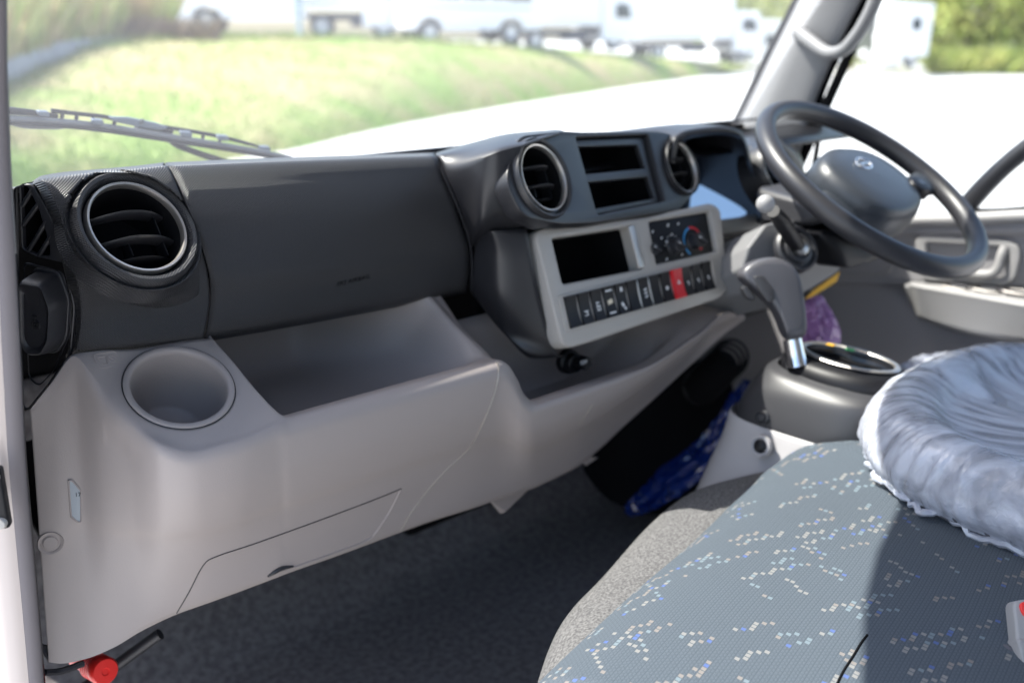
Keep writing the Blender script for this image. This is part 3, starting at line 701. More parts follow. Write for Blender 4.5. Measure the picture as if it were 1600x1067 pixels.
# seams and access cover on the shell
def trace(L, off_=.0004, n=5):
    P = cr([np.array(p, float) for p in L], n); out = []
    for x, y in P:
        p, n_ = on(Bf, x, y, off_)
        if p is not None: out.append(p)
    return out
tube('panel_seam', trace([(776, 566), (779, 580), (772, 615), (752, 665), (732, 700), (700, 730), (668, 765), (640, 803), (626, 830)]), .0011, M_ring, lower, seg=6, n=1, caps=False)
tube('cover_seam', trace([(276, 957), (295, 925), (318, 882), (340, 868), (400, 848), (500, 812), (580, 782), (627, 763)]), .0006, M_dark, lower, seg=6, n=1)
tube('cover_edge', trace([(626, 764), (608, 800), (588, 830), (576, 842), (540, 857), (458, 886)]), .0011, M_gray, lower, seg=6, n=1)
p_ = trace([(418, 900), (428, 893), (440, 887), (458, 884)], .0005, 3)
tube('finger_slot', p_, [.0010, .0028, .0030, .0012], M_dark, lower, seg=8, n=1)
tube('panel_line', trace([(925, 632), (905, 664)], .0005, 3), .0008, M_ring, lower, seg=5, n=1)
# small rectangular opening with label, and plug on the left face
p_, n_ = on(Bf, 117, 782, 0); PS_ = Pl(p_, n_, (0.3, -1, 0))
sl = roundpoly([PS_.uv(a, b) for a, b in [(107, 750), (113, 750), (127, 766), (127, 815), (121, 815), (111, 806)]], .003)
M_dslot = mat('slot_blue_grey', (.30, .33, .36), .5)
s_ = plate('side_slot', PS_, [sl], -.004, .0006, M_dslot, dash, .0004)
sl2 = [np.array(PS_.p(*q, .0006)) for q in sl]
tube('slot_rim', sl2[::2], .0010, M_gray, s_, seg=6, n=2, closed=True)
textmesh('slot_text', '17', .006, PS_.M(*PS_.uv(122, 772), .0012), M_void, s_, .0001)
p_, n_ = on(Bf, 79, 848, 0)
lathe('screw_plug', p_, n_, [(0, .0012), (.0065, .0012), (.0075, 0), (.0085, -.001), (.0095, .0006), (.0115, .0014), (.0125, -.001)], M_gray, dash, seg=32)
# moulded no-cup pictogram on the shelf
q1, qn = on(Bf, 168, 562, .0003)
PI_ = Pl(q1, qn, on(Bf, 185, 558)[0]-on(Bf, 150, 564)[0])
rp = roundpoly([(-.013, -.008), (.013, -.008), (.013, .008), (-.013, .008)], .004)
cs = [[PI_.p(*q) for q in rp]+[PI_.p(*rp[0])], [PI_.p(-.009, .004), PI_.p(-.007, -.004), PI_.p(-.002, -.004), PI_.p(0, .004), PI_.p(-.009, .004)],
      [PI_.p(.005+.004*math.cos(t), .004*math.sin(t)) for t in np.linspace(0, 2*PI, 13)], [PI_.p(.002, .003), PI_.p(.008, -.003)]]
join_tubes('moulded_pictogram', cs, .0006, M_gray, lower)
# power socket in the lower tray
ps = lathe('power_socket', W(893, 566, y=.90), nrm((-.2, -1, .1)), [(0, .004), (.009, .006), (.0105, .012), (.0125, .011), (.0135, 0), (.017, -.002), (.018, -.012)], M_black, dash, seg=32)
lathe('socket_knob', W(910, 566, y=.885), nrm((-.2, -1, .1)), [(0, .012), (.008, .012), (.0095, .008), (.0095, -.01)], M_black, dash, seg=28)
textmesh('socket_text', '12V', .008, Pl(W(912, 566, y=.872), nrm((-.2, -1, .1))).M(), M_white, ps, .0002)

# ---- left end cap with side window vent and covered box
capo = W(75, 430, y=.985)
PK = Pl(capo, nrm((-.78, -.62, .02)), nrm((.62, -.78, 0)))
capP = roundpoly([PK.uv(a, b) for a, b in [(20, 292), (50, 286), (70, 318), (90, 360), (106, 420), (118, 480), (112, 552), (78, 600), (42, 644), (30, 640), (22, 450)]], .006)
vt = roundpoly([PK.uv(a, b) for a, b in [(33, 290), (44, 292), (62, 330), (78, 385), (78, 400), (62, 400), (37, 388)]], .003)
cap = plate('end_cap', PK, [capP, vt], -.006, .001, M_dark, dash, .0015)
inset('window_vent', PK, [(31, 288), (46, 290), (64, 328), (80, 384), (80, 402), (60, 402), (35, 390)], -.003, -.03, M_void, cap, 0)
for a, b in (((34, 322), (50, 296)), ((35, 352), (60, 318)), ((44, 392), (72, 345)), ((60, 400), (79, 368))):
    pa, pb = PK.p(*PK.uv(*a), -.001), PK.p(*PK.uv(*b), -.001)
    tube('grille_bar', [pa, pb], .0024, M_dark, cap, seg=8, n=1)
rec = roundpoly([PK.uv(a, b) for a, b in [(38, 408), (100, 424), (112, 470), (112, 520), (85, 580), (62, 604), (46, 590)]], .006)
plate('recess_rim', PK, [rec, [q*1+(np.mean(rec, 0)-q)*.035 for q in rec]], .0005, .0022, M_dark, cap, .0006)
# the cover: a bevelled box standing out of the cap
base = roundpoly([PK.uv(a, b, .006) for a, b in [(50, 418), (92, 424), (108, 468), (104, 528), (90, 552), (64, 552), (52, 530)]], .006)
cv = plate('box_flange', PK, [base], .0015, .006, M_dark, dash, .0012)
cvc = np.mean(base, 0)
lv = []
for h, s_, du_ in ((.0055, .93, 0), (.02, .90, .0), (.030, .86, .0), (.0335, .80, 0), (.0325, .70, 0), (.0305, .64, 0), (.030, .3, 0), (.030, .01, 0)):
    lv.append([PK.p(*(cvc+(q-cvc)*np.array([s_, s_*1.0])), h) for q in base])
gridmesh('box_cover', np.array(lv), M_dark, dash, closed_u=True, ang=35)
ii = PK.M(cvc[0]-.0, cvc[1]+.0, .0308)
textmesh('cover_icon', '⌂', .012, ii, M_dark, cv, .0006)
join_tubes('moulded_icon', [[PK.p(cvc[0]+x*.001, cvc[1]+y*.001, .0312) for x, y in L] for L in ([(-3, -4), (3, -4), (4, 1), (0, 4), (-4, 1), (-3, -4)], [(-1.5, -2), (1.5, -2), (1.5, 1), (-1.5, 1), (-1.5, -2)], [(0, 5), (2, 8), (-2, 8)])], .0005, M_black, cv)

# ---- instrument hood
Hd = [(1046, 250, .93), (1052, 218, .93), (1075, 203, .93), (1110, 198, .93), (1142, 199, .93), (1160, 208, .93), (1172, 240, .92), (1186, 285, .92), (1196, 330, .92), (1192, 352, .92)]
rows = [[W(a, b, y=.93)+np.array([0, .20, -.02]) for a, b, c in Hd], [W(a, b, y=.93)+np.array([0, .05, .001]) for a, b, c in Hd],
        [W(a, b, y=c-.01) for a, b, c in Hd], [W(a+(1118-a)*.05, b+(280-b)*.05+2, y=c-.014) for a, b, c in Hd], [W(a+(1118-a)*.11, b+(280-b)*.11+3, y=c-.006) for a, b, c in Hd],
        [W(a+(1125-a)*.16, b+(285-b)*.16, y=c+.06) for a, b, c in Hd], [W(a+(1125-a)*.2, b+(285-b)*.2, y=c+.18) for a, b, c in Hd]]
o, _ = surf('instrument_hood', rows, M_dark, dash, nu=6, nv=5, thick=0, ang=60)
PB = Pl(W(1120, 300, y=1.06), nrm((-.05, -.86, .5)))
M_lens_sky_glow = mat('instrument_lens', (.16, .30, .55), .15, spec=.6, emit=((.30, .50, .85), .30))  # pale blue and faint glow put in for the sky's reflection, no lit display
plate('instrument_back', PB, [roundpoly(uvs(PB, [(1050, 215), (1180, 215), (1190, 360), (1050, 360)]), .01)], -.01, -.004, M_black, dash, .001)
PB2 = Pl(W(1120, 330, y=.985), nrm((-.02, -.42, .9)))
plate('instrument_lens', PB2, [roundpoly(uvs(PB2, [(1080, 302), (1088, 290), (1118, 289), (1135, 300), (1168, 334), (1150, 340), (1112, 347), (1076, 346)]), .008)], -.002, .001, M_lens_sky_glow, dash, .0005)
o, _ = surf('instrument_shelf', wrows([[(1085, 347, .95), (1150, 340, .95), (1200, 332, .95)], [(1085, 349, .93), (1150, 341, .93), (1200, 333, .93)], [(1100, 368, .925), (1150, 362, .925), (1190, 356, .925)], [(1100, 375, .96), (1150, 368, .96), (1190, 362, .96)]]), M_trim, dash, nu=3, nv=3)
hull('column_bay', [(-.02+.28, 1.0, .66), (.70, 1.0, .66), (.28, 1.0, .45), (.70, 1.0, .45), (.26, 1.1, .70), (.75, 1.1, .70), (.26, 1.1, .4), (.75, 1.1, .4)], M_black, dash, .01)
# right part of the dash with its vent
n4 = nrm((.07, -.89, .45)); c4 = W(1215, 267, y=.90)
o, _ = surf('driver_side_panel', wrows([[(1164, 214, 1.0), (1200, 214, 1.0), (1230, 222, 1.0), (1250, 240, 1.0)], [(1172, 232, .94), (1200, 222, .93), (1232, 232, .93), (1256, 262, .93)], [(1184, 270, .925), (1205, 270, .93), (1245, 280, .93), (1275, 300, .93)], [(1195, 330, .925), (1220, 330, .93), (1255, 340, .93), (1290, 350, .94)], [(1200, 372, .95), (1230, 372, .95), (1260, 380, .95), (1290, 390, .95)]]), M_cowl, dash, nu=5, nv=5)
air_vent(c4, n4, .0435, out=1.24, deep=.04, mat_b=M_cowl)
# ================================================================== STEERING
swc = W(1362, 288, d=1.50); swn = nrm((.015, -.55, .834))
stw = thing('steering_wheel', swc, 'large black two-spoke steering wheel with a blue-grey hub pad', 'steering wheel')
PW = Pl(swc, swn, (1, 0, 0)); RR = .1985-.0145
P = [PW.p(RR*math.cos(t), RR*math.sin(t), 0) for t in np.linspace(0, 2*PI, 96, endpoint=False)]
rim_r = [.0148]*96
U_, V_ = frames(np.array(P), True)
a = np.linspace(0, 2*PI, 20, endpoint=False); G = []
for i, p in enumerate(P):
    t = 2*PI*i/96; rad = (np.array(p)-swc)/RR
    row = []
    for q in a:
        rr = .0150
        inner = max(0, -math.cos(q)); 
        rr += .0011*math.sin(48*t)*(inner**2 if .15 < (t/PI) % 2 < .85 or 1.15 < (t/PI) % 2 < 1.85 else 0)
        row.append(np.array(p)+rad*rr*math.cos(q)+PW.n*rr*1.08*math.sin(q))
    G.append(row)
G.append(G[0])
gridmesh('rim', np.array(G), M_wheel, stw, closed_u=True, ang=60)
# hub pad (dished below the rim plane)
def pad(name, L, hs, mt, par, hz):
    lv = []
    C_ = np.mean(L, 0)
    for s_, h in hs: lv.append([PW.p(*(C_+(np.array(q)-C_)*s_), h) for q in L])
    return gridmesh(name, np.array(lv), mt, par, closed_u=True, ang=40)
hubL = roundpoly([(-.078, .068), (0, .090), (.090, .068), (.118, .005), (.085, -.060), (0, -.080), (-.070, -.060), (-.092, 0)], .040, 6)
pad('hub_pad', hubL, [(.9, -.060), (1.02, -.035), (1.0, -.010), (.95, .004), (.85, .010), (.5, .0145), (.01, .016)], M_pad, stw, 0)
# emblem: winged oval
em = bpy.data.objects
join_tubes('emblem', [[PW.p(.018*math.cos(t), .030+.012*math.sin(t), .0158) for t in np.linspace(0, 2*PI, 25)], [PW.p(-.013, .030, .0158), PW.p(.013, .030, .0158)], [PW.p(-.007, .022, .0158), PW.p(-.007, .039, .0158)], [PW.p(.007, .022, .0158), PW.p(.007, .039, .0158)]], .0017, M_chrome, stw, seg=8)
for sx in (-1, 1):
    for sv, w0 in ((-.035, .030),):
        r0 = np.array([sx*.070, -.010]); r1 = np.array([sx*(RR-.004), -.012 if sx > 0 else -.012])
        rows = []
        for k, (t, wd, h) in enumerate(((0, .036, -.022), (.35, .030, -.020), (.7, .022, -.010), (1, .026, .0))):
            c_ = r0*(1-t)+r1*t
            rows.append([PW.p(c_[0], c_[1]+wd*f, h+g) for f, g in ((-1, -.008), (-.95, .002), (-.5, .006), (.5, .006), (.95, .002), (1, -.008))])
        surf('spoke', rows, M_pad, stw, nu=2, nv=4, thick=.004, mode=pch)
bw = lathe('switch_pod', PW.p(.100, -.028, .010), swn, [(0, .006), (.014, .006), (.020, .004), (.024, -.002), (.026, -.012)], M_black, stw, seg=32, sy=.8)
lathe('button_face', PW.p(.100, -.028, .0125), swn, [(0, .004), (.012, .003), (.015, 0)], M_pad, bw, seg=28, sy=.8)

col = thing('steering_column', W(1280, 400, y=.80), 'grey steering column shroud with ignition ring and stalk behind the wheel', 'steering column')
axis = -swn
# upper shroud below the hub
sc = swc+axis*.075
hull('upper_shroud', [sc+np.array(v) for v in [(-.085, -.03, .035), (-.095, .03, .045), (.09, -.03, .035), (.09, .03, .045), (-.10, -.01, .005), (.10, -.01, .005), (-.085, .10, -.005), (.085, .10, -.005), (-.07, .12, .05), (.07, .12, .05)]], M_console, col, .014, 4)
hull('switch_shroud', [sc+np.array(v) for v in [(-.10, -.03, .0), (-.09, .08, .0), (.10, -.03, .0), (.09, .08, .0), (-.06, -.04, -.06), (.07, -.04, -.06), (-.05, .09, -.07), (.06, .09, -.07), (0, -.055, -.055)]], M_black, col, .016, 4)
# lower cover (light and dark grey) around the ring
lcp = [(1170, 385, .80), (1196, 350, .80), (1232, 342, .79), (1290, 352, .78), (1330, 395, .76), (1310, 425, .76), (1262, 455, .77), (1215, 478, .78), (1176, 452, .79), (1160, 420, .80)]
M_colgrey = mat('column_grey', (.17, .17, .175), .5, grain='noise', gscale=900, bump=.05)
hull('lower_cover', [W(a, b, y=c) for a, b, c in lcp]+[W(a+(1240-a)*.12, b+(405-b)*.12, y=c)+np.array([0, .14, -.07]) for a, b, c in lcp]+[W(1245, 395, y=.765), W(1275, 395, y=.76)], M_colgrey, col, .012, 4)
rn = nrm((-.30, -.82, .48)); rc = W(1247, 388, y=.752)
rg = lathe('ignition_ring', rc, rn, [(.036, -.01), (.036, -.002), (.033, .002), (.029, .001), (.0275, -.002), (.024, -.001), (.0225, .004), (.018, .005), (.015, .002), (.010, .002), (.008, .005), (0, .005)], M_console, col, seg=48)
lathe('key_barrel', rc+rn*.003, rn, [(.013, 0), (.0125, .006), (.011, .007), (0, .007)], M_ring, rg, seg=28)
sk_ = tube('stalk', [W(1252, 392, y=.755), W(1238, 372, y=.745), W(1222, 348, y=.735), W(1208, 330, y=.73)], [.009, .012, .0115, .009], M_black, col, seg=16)
lathe('stalk_tip', W(1196, 319, y=.725), (-.55, -.3, .75), [(.0, .0125), (.005, .0118), (.009, .0088), (.0118, .004), (.0125, 0), (.0118, -.004), (.0085, -.009), (0, -.011)], M_doorl, sk_, seg=28)
tube('column_boot', [W(1140, 560, y=1.0), W(1115, 585, y=1.02), W(1090, 610, y=1.05)], .034, M_void, col, seg=24)
join_tubes('boot_rib', [[W(1140-i*6, 560+i*6, y=1.0+i*.006)+.036*(math.cos(t)*np.array([.3, 0, .95])+math.sin(t)*np.array([.75, -.6, -.2])) for t in np.linspace(0, 2*PI, 25)] for i in range(8)], .003, M_black, col)
# yellow tag and purple bag hanging from the column
M_yel = mat('yellow_tag_card', (.78, .42, .03), .6)
tg = PT = Pl(W(1280, 455, y=.80), nrm((-.4, -.9, .2)))
o = plate('hanging_tag', PT, [roundpoly(uvs(PT, [(1255, 468), (1272, 452), (1312, 424), (1306, 440), (1268, 464)]), .003)], 0, .002, M_yel, None, .0004)
tag(o, 'yellow card tag hanging under the steering column cover', 'tag')
def bag(name, pts, mt, label, cat, seed, amp=.006):
    """crumpled film bag lofted through cross rings: (centre, rx, ry)"""
    rs = np.random.default_rng(seed); G = []; n = 40
    ph = rs.uniform(0, 6.28, 12); fr_ = rs.integers(2, 11, 12)
    Pn = cr([np.r_[c, rx, ry] for c, rx, ry in pts], 8)
    for i, p in enumerate(Pn):
        row = []
        for j in range(n):
            t = 2*PI*j/n
            k = 1+sum(math.sin(fr_[q]*t+ph[q]+i*.35*(1 if q % 2 else -1)) for q in range(12))*.035
            row.append(p[:3]+RT*p[3]*k*math.cos(t)+np.array([-RT[1], RT[0], 0])*p[4]*k*math.sin(t))
        G.append(row)
    G = np.array(G)+rs.normal(0, amp*.25, (len(G), n, 3))
    o = gridmesh(name, G, mt, None, closed_u=True, ang=25); tag(o, label, cat); return o
bag('purple_bag', [(W(1276, 462, y=.84), .006, .006), (W(1275, 480, y=.84), .022, .015), (W(1280, 510, y=.84), .030, .02), (W(1284, 545, y=.84), .030, .025), (W(1285, 575, y=.84), .036, .03), (W(1290, 620, y=.84), .036, .03)], M_purple, 'purple translucent plastic bag hanging behind the gear lever', 'plastic bag', 3)
bag('blue_bag', [(W(1168, 596, y=.98), .008, .01), (W(1148, 640, y=.98), .022, .016), (W(1118, 690, y=1.0), .034, .02), (W(1062, 742, y=1.02), .040, .022), (W(1008, 784, y=1.04), .030, .022), (W(985, 803, y=1.06), .008, .01)], M_bluefilm, 'shiny blue plastic bag over the pedals in the dark footwell', 'plastic bag', 5)

# ---- dark footwell, brackets
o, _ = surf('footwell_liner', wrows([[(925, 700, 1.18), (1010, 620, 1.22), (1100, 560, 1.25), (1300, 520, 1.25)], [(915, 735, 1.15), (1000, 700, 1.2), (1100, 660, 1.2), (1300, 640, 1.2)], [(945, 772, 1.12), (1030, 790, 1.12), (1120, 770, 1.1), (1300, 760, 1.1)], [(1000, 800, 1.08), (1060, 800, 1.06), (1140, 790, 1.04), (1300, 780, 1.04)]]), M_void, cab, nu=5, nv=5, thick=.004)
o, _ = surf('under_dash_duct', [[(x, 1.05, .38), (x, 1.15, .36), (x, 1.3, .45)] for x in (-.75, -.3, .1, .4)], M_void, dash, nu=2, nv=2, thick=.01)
hull('floor_bracket', [W(a, b, y=c) for a, b, c in [(765, 782, .93), (808, 770, .93), (840, 752, .93), (835, 748, .95), (790, 800, .93), (782, 803, .94), (760, 775, .97)]], M_gray, dash, .002, 2)
hull('pipe_bracket', [W(a, b, y=c) for a, b, c in [(905, 715, 1.0), (935, 714, 1.0), (915, 728, 1.0), (905, 715, 1.03), (935, 714, 1.03)]], M_gray, dash, .001, 1)

# ---- red plug under the dash
ra = nrm(W(166, 1048, d=1.09)-W(110, 1018, d=1.16))
fl = thing('emergency_flare', W(140, 1035, d=.88), 'red ribbed cap of a stick clipped under the left end of the dashboard', 'flare')
prof = [(0, -.06), (.0115, -.06), (.0115, -.022)]
for k in range(4): prof += [(.0145, -.020+k*.0055), (.0152, -.0185+k*.0055), (.0152, -.0168+k*.0055), (.0115, -.0155+k*.0055)]
prof += [(.0152, .002), (.0155, .012), (.0135, .0155), (.0045, .0158), (.0035, .0145), (0, .0145)]
lathe('cap', W(156, 1044, d=1.10), ra, prof, M_red, fl, seg=36)
tube('clip', [W(100, 1095, d=1.14), W(150, 1062, d=1.15), W(215, 1015, d=1.16), W(250, 990, d=1.16)], .007, M_gray if False else M_dark, fl, seg=10)
tube('clip_edge', [W(70, 1050, d=1.0), W(95, 1048, d=1.02), W(130, 1036, d=1.04)], .0035, M_dark, fl, seg=6)

# ================================================================== CENTRE CONSOLE AND GEAR LEVER
con = thing('gear_console', (.17, .66, .25), 'rounded grey console carrying the gear selector beside the bench seat', 'console')
def stack(name, L, mt, parent, n=48, pw=2.6, ang=40):
    G = []
    for z, cx, cy, rx, ry, *rest in L:
        tz = rest[0] if rest else 0
        row = []
        for j in range(n):
            t = 2*PI*j/n; c_, s_ = math.cos(t), math.sin(t)
            x = math.copysign(abs(c_)**(2/pw), c_)*rx; y = math.copysign(abs(s_)**(2/pw), s_)*ry
            row.append((cx+x, cy+y, z+tz*y))
        G.append(row)
    return gridmesh(name, np.array(G), mt, parent, closed_u=True, ang=ang)
Lb = [(.40, .190, .668, .108, .124), (.43, .190, .665, .106, .120), (.455, .19, .66, .100, .115), (.475, .19, .655, .092, .108), (.488, .19, .650, .080, .100, .05), (.494, .19, .648, .066, .090, .05)]
Lb2 = pch(np.array([list(l)+[0]*(6-len(l)) for l in Lb]), 4)
stack('console_body', [tuple(x) for x in Lb2], M_console, con, pw=3.2)
dk = stack('selector_deck', [(.486, .19, .648, .068, .093, .05), (.497, .19, .648, .068, .093, .05), (.507, .19, .648, .062, .088, .05), (.513, .19, .648, .054, .080, .05), (.514, .19, .648, .002, .003, .05)], M_black, con, pw=2.2)
# chromed selector gate
gt = [(.19+.040*math.cos(t), .643+.070*math.sin(t), .517+.05*(.07*math.sin(t))) for t in np.linspace(0, 2*PI, 40, endpoint=False)]
tube('gate_ring', gt[::2], .0045, M_ring, dk, seg=10, n=2, closed=True, flat=.5)
tube('gate_slot', [(.175, .70, .518), (.185, .66, .517), (.175, .63, .516), (.18, .59, .514)], .006, M_void, dk, seg=8, flat=.3)
M_grn = mat('green_mark', (.05, .5, .12), .5)
box('gate_mark', Matrix.Translation((.215, .655, .520)), (.006, .012, .0015), M_grn, dk, 0)
box('gate_mark', Matrix.Translation((.213, .685, .521)), (.006, .012, .0015), M_yel, dk, 0)
# light base with plug
M_base = mat('light_grey_base', (.40, .385, .39), .5, grain='leather', gscale=900, bump=.08)
bp_ = [(1150, 655, .745), (1200, 673, .70), (1267, 692, .64), (1262, 712, .60), (1228, 720, .62), (1150, 745, .68), (1098, 745, .74)]
bb = pch(np.array([(.29, .19, .672, .165, .150), (.34, .19, .672, .142, .138), (.385, .19, .670, .120, .129), (.418, .19, .668, .1105, .1265), (.421, .19, .668, .108, .124)]), 4)
stack('base_cover', [tuple(x) for x in bb], M_base, con, pw=3.6)
def plug(px, py, y, r, mt1, mt2):
    c = W(px, py, x=y); n_ = nrm((-.96, -.05, .26))
    o = lathe('trim_plug', c, n_, [(r*1.7, -.006), (r*1.6, .0006), (r*1.35, .0014), (r*1.2, -.0005), (r*1.05, -.001)], mt1, con, seg=32)
    lathe('plug_centre', c, n_, [(r*1.06, -.003), (r*1.0, .0005), (r*.7, .0025), (0, .003)], mt2, o, seg=28)
plug(1187, 697, .055, .0095, M_base, M_black)
plug(1190, 652, .081, .0065, M_console, M_dark)
# gear lever
gl = thing('gear_lever', W(1245, 570, y=.69), 'grey pistol-grip gear lever with side button on a chromed shaft', 'gear lever')
dG = W(1240, 560, z=.515)
dd = float((dG-CAM)@FW)
shaft = [W(1246, 572, d=dd), W(1243, 556, d=dd), W(1238, 530, d=dd)]
tube('shaft', shaft, [.016, .014, .0135], M_chrome, gl, seg=20)
UD = nrm(np.cross(FW, nrm(W(1200, 450, d=dd)-W(1238, 530, d=dd))))
knobpts = [(1237, 536, 17), (1232, 515, 20), (1222, 490, 24), (1210, 465, 29), (1198, 445, 33), (1188, 430, 34), (1180, 422, 31), (1174, 416, 22), (1171, 413, 8)]
kp = np.array([W(a, b, d=dd) for a, b, r in knobpts]); kr = [r*dd/F for a, b, r in knobpts]
kprof = [(1152, 432), (1154, 422), (1166, 411), (1188, 403), (1212, 402), (1232, 411), (1246, 430), (1252, 458), (1257, 495), (1258, 528), (1228, 534), (1222, 515), (1212, 492), (1200, 474), (1186, 462), (1172, 450), (1160, 440)]
PKn = Pl(W(1210, 460, d=dd), -FW, RT)
kL = roundpoly([PKn.uv(a, b) for a, b in kprof], .012, 3); kc = np.mean(kL, 0)
lv = []
for s_, h in ((.55, -.022), (.80, -.021), (.92, -.017), (.985, -.009), (1, 0), (.985, .009), (.92, .017), (.84, .0205), (.62, .022), (.3, .0225), (.01, .0225)):
    lv.append([PKn.p(*(kc+(q-kc)*(1-(1-s_)*.62 if s_ > .5 else s_)), h) for q in kL])
lv = np.array(lv)
M_knob = mat('knob_grey', (.075, .075, .085), .36, spec=.6)
gridmesh('knob', lv, M_knob, gl, closed_u=True, ang=50)
bt = roundpoly([PKn.uv(a, b, .02) for a, b in [(1176, 432), (1190, 430), (1208, 452), (1210, 468), (1200, 474), (1186, 456)]], .004)
plate('release_button', PKn, [bt], .016, .0255, M_console, gl, .002)
bt = roundpoly([PKn.uv(a, b, .02) for a, b in [(1160, 448), (1170, 446), (1182, 462), (1182, 470), (1170, 466)]], .004)
plate('thumb_button', PKn, [bt], -.004, .012, M_console, gl, .002)

# ================================================================== SEATS
def seat_mat():
    m = bpy.data.materials.new('patterned_seat_cloth'); m.use_nodes = True; nt = m.node_tree; N = nt.nodes; L = nt.links; b = N['Principled BSDF']
    b.inputs['Roughness'].default_value = .9; b.inputs['Specular IOR Level'].default_value = .15; b.inputs['Sheen Weight'].default_value = .06
    uv = N.new('ShaderNodeUVMap'); uv.uv_map = 'cells'; at = N.new('ShaderNodeAttribute'); at.attribute_name = 'cell_col'
    sp = N.new('ShaderNodeSeparateXYZ'); L.new(uv.outputs[0], sp.inputs[0])
    def M(op, a, b_=None, c=None):
        n = N.new('ShaderNodeMath'); n.operation = op
        for i, v in enumerate((a, b_, c)):
            if v is None: continue
            if isinstance(v, (int, float)): n.inputs[i].default_value = v
            else: L.new(v, n.inputs[i])
        return n.outputs[0]
    fu = M('FRACT', sp.outputs[0]); fv = M('FRACT', sp.outputs[1])
    inu = M('LESS_THAN', M('ABSOLUTE', M('SUBTRACT', fu, .5)), .40); inv = M('LESS_THAN', M('ABSOLUTE', M('SUBTRACT', fv, .5)), .36)
    mask = M('MULTIPLY', M('MULTIPLY', inu, inv), at.outputs['Alpha'])
    # woven ground: small dark bricks in broken rows
    br = N.new('ShaderNodeTexBrick'); br.offset = .5; br.inputs['Scale'].default_value = 1; br.inputs['Mortar Size'].default_value = .12; br.inputs['Mortar Smooth'].default_value = .3
    br.inputs['Brick Width'].default_value = 1.0; br.inputs['Row Height'].default_value = .5
    br.inputs['Color1'].default_value = (.074, .092, .112, 1); br.inputs['Color2'].default_value = (.094, .114, .136, 1); br.inputs['Mortar'].default_value = (.038, .048, .060, 1)
    L.new(uv.outputs[0], br.inputs['Vector'])
    no = N.new('ShaderNodeTexNoise'); no.inputs['Scale'].default_value = 2.0; no.inputs['Detail'].default_value = 3; L.new(uv.outputs[0], no.inputs['Vector'])
    n2 = N.new('ShaderNodeTexNoise'); n2.inputs['Scale'].default_value = .16; n2.inputs['Detail'].default_value = 2; L.new(uv.outputs[0], n2.inputs['Vector'])
    gate = N.new('ShaderNodeMapRange'); gate.inputs[1].default_value = .42; gate.inputs[2].default_value = .58; L.new(n2.outputs['Fac'], gate.inputs[0])
    plain = N.new('ShaderNodeMix'); plain.data_type = 'RGBA'; plain.inputs[6].default_value = (.082, .100, .120, 1); L.new(M('MULTIPLY_ADD', gate.outputs[0], .7, .3), plain.inputs[0]); L.new(br.outputs['Color'], plain.inputs[7])
    fine = N.new('ShaderNodeTexNoise'); fine.inputs['Scale'].default_value = 9; fine.inputs['Detail'].default_value = 4; L.new(uv.outputs[0], fine.inputs['Vector'])
    mul = N.new('ShaderNodeMix'); mul.data_type = 'RGBA'; mul.blend_type = 'MULTIPLY'; mul.inputs[0].default_value = .8
    fr_ = N.new('ShaderNodeMapRange'); fr_.inputs[1].default_value = .3; fr_.inputs[2].default_value = .7; fr_.inputs[3].default_value = .45; fr_.inputs[4].default_value = 1.5; L.new(fine.outputs['Fac'], fr_.inputs[0])
    L.new(plain.outputs[2], mul.inputs[6]); cb = N.new('ShaderNodeCombineColor'); [L.new(fr_.outputs[0], cb.inputs[i]) for i in range(3)]; L.new(cb.outputs[0], mul.inputs[7])
    fin = N.new('ShaderNodeMix'); fin.data_type = 'RGBA'; L.new(mask, fin.inputs[0]); L.new(mul.outputs[2], fin.inputs[6]); L.new(at.outputs['Color'], fin.inputs[7])
    L.new(fin.outputs[2], b.inputs['Base Color'])
    bp = N.new('ShaderNodeBump'); bp.inputs['Strength'].default_value = .5; bp.inputs['Distance'].default_value = .0005
    hh_ = M('ADD', fine.outputs['Fac'], M('MULTIPLY', br.outputs['Fac'], -.5)); L.new(hh_, bp.inputs['Height']); L.new(bp.outputs[0], b.inputs['Normal'])
    return m
M_seat = seat_mat()
cont = [(-.80, .45), (-.67, .495), (-.551, .533), (-.475, .55), (-.345, .579), (-.195, .606), (-.096, .629), (.0, .648), (.05, .645), (.10, .615), (.14, .56)]
cx_ = [c[0] for c in cont]; cy_ = [c[1]+.022 for c in cont]
bench = thing('bench_seat', (-.25, .2, .2), 'passenger bench seat in slate cloth with white and blue dashed pattern', 'bench seat')
CU, CV = .0064, .0054
nx = int(.94/CV); prof_s = []
secs = [(-.62, .431), (-.30, .430), (-.20, .428), (-.12, .425), (-.07, .418), (-.035, .404), (-.012, .383), (0, .355), (.002, .32), (-.004, .27)]
S2 = cr([np.array(s_) for s_ in secs], 40); dl = np.r_[0, np.cumsum(np.linalg.norm(np.diff(S2, axis=0), axis=1))]
nv_ = int(dl[-1]/CU); ss = np.linspace(0, dl[-1], nv_+1)
prof_s = [(np.interp(s_, dl, S2[:, 0]), np.interp(s_, dl, S2[:, 1])) for s_ in ss]
X = np.linspace(-.80, .14, nx+1)
G = np.zeros((nv_+1, nx+1, 3))
for j, x in enumerate(X):
    yf = np.interp(x, cx_, cy_); yf = .5*yf+.25*np.interp(x-.04, cx_, cy_)+.25*np.interp(x+.04, cx_, cy_)
    xr = max(0, (x-.09)/.05); rise = .022*min(1, max(0, (x+.06)/.12))**2
    for i, (dy, z) in enumerate(prof_s):
        drop = .05*xr*xr
        G[i, j] = (x, yf+dy, z-drop*.5+rise+.004*math.sin(x*9+dy*7)*(.5))
so_ = gridmesh('cushion', G, M_seat, bench, ang=180)
me = so_.data
uvl = me.uv_layers.new(name='cells'); nrr, ncc = nv_, nx
ca = me.color_attributes.new('cell_col', 'FLOAT_COLOR', 'CORNER')
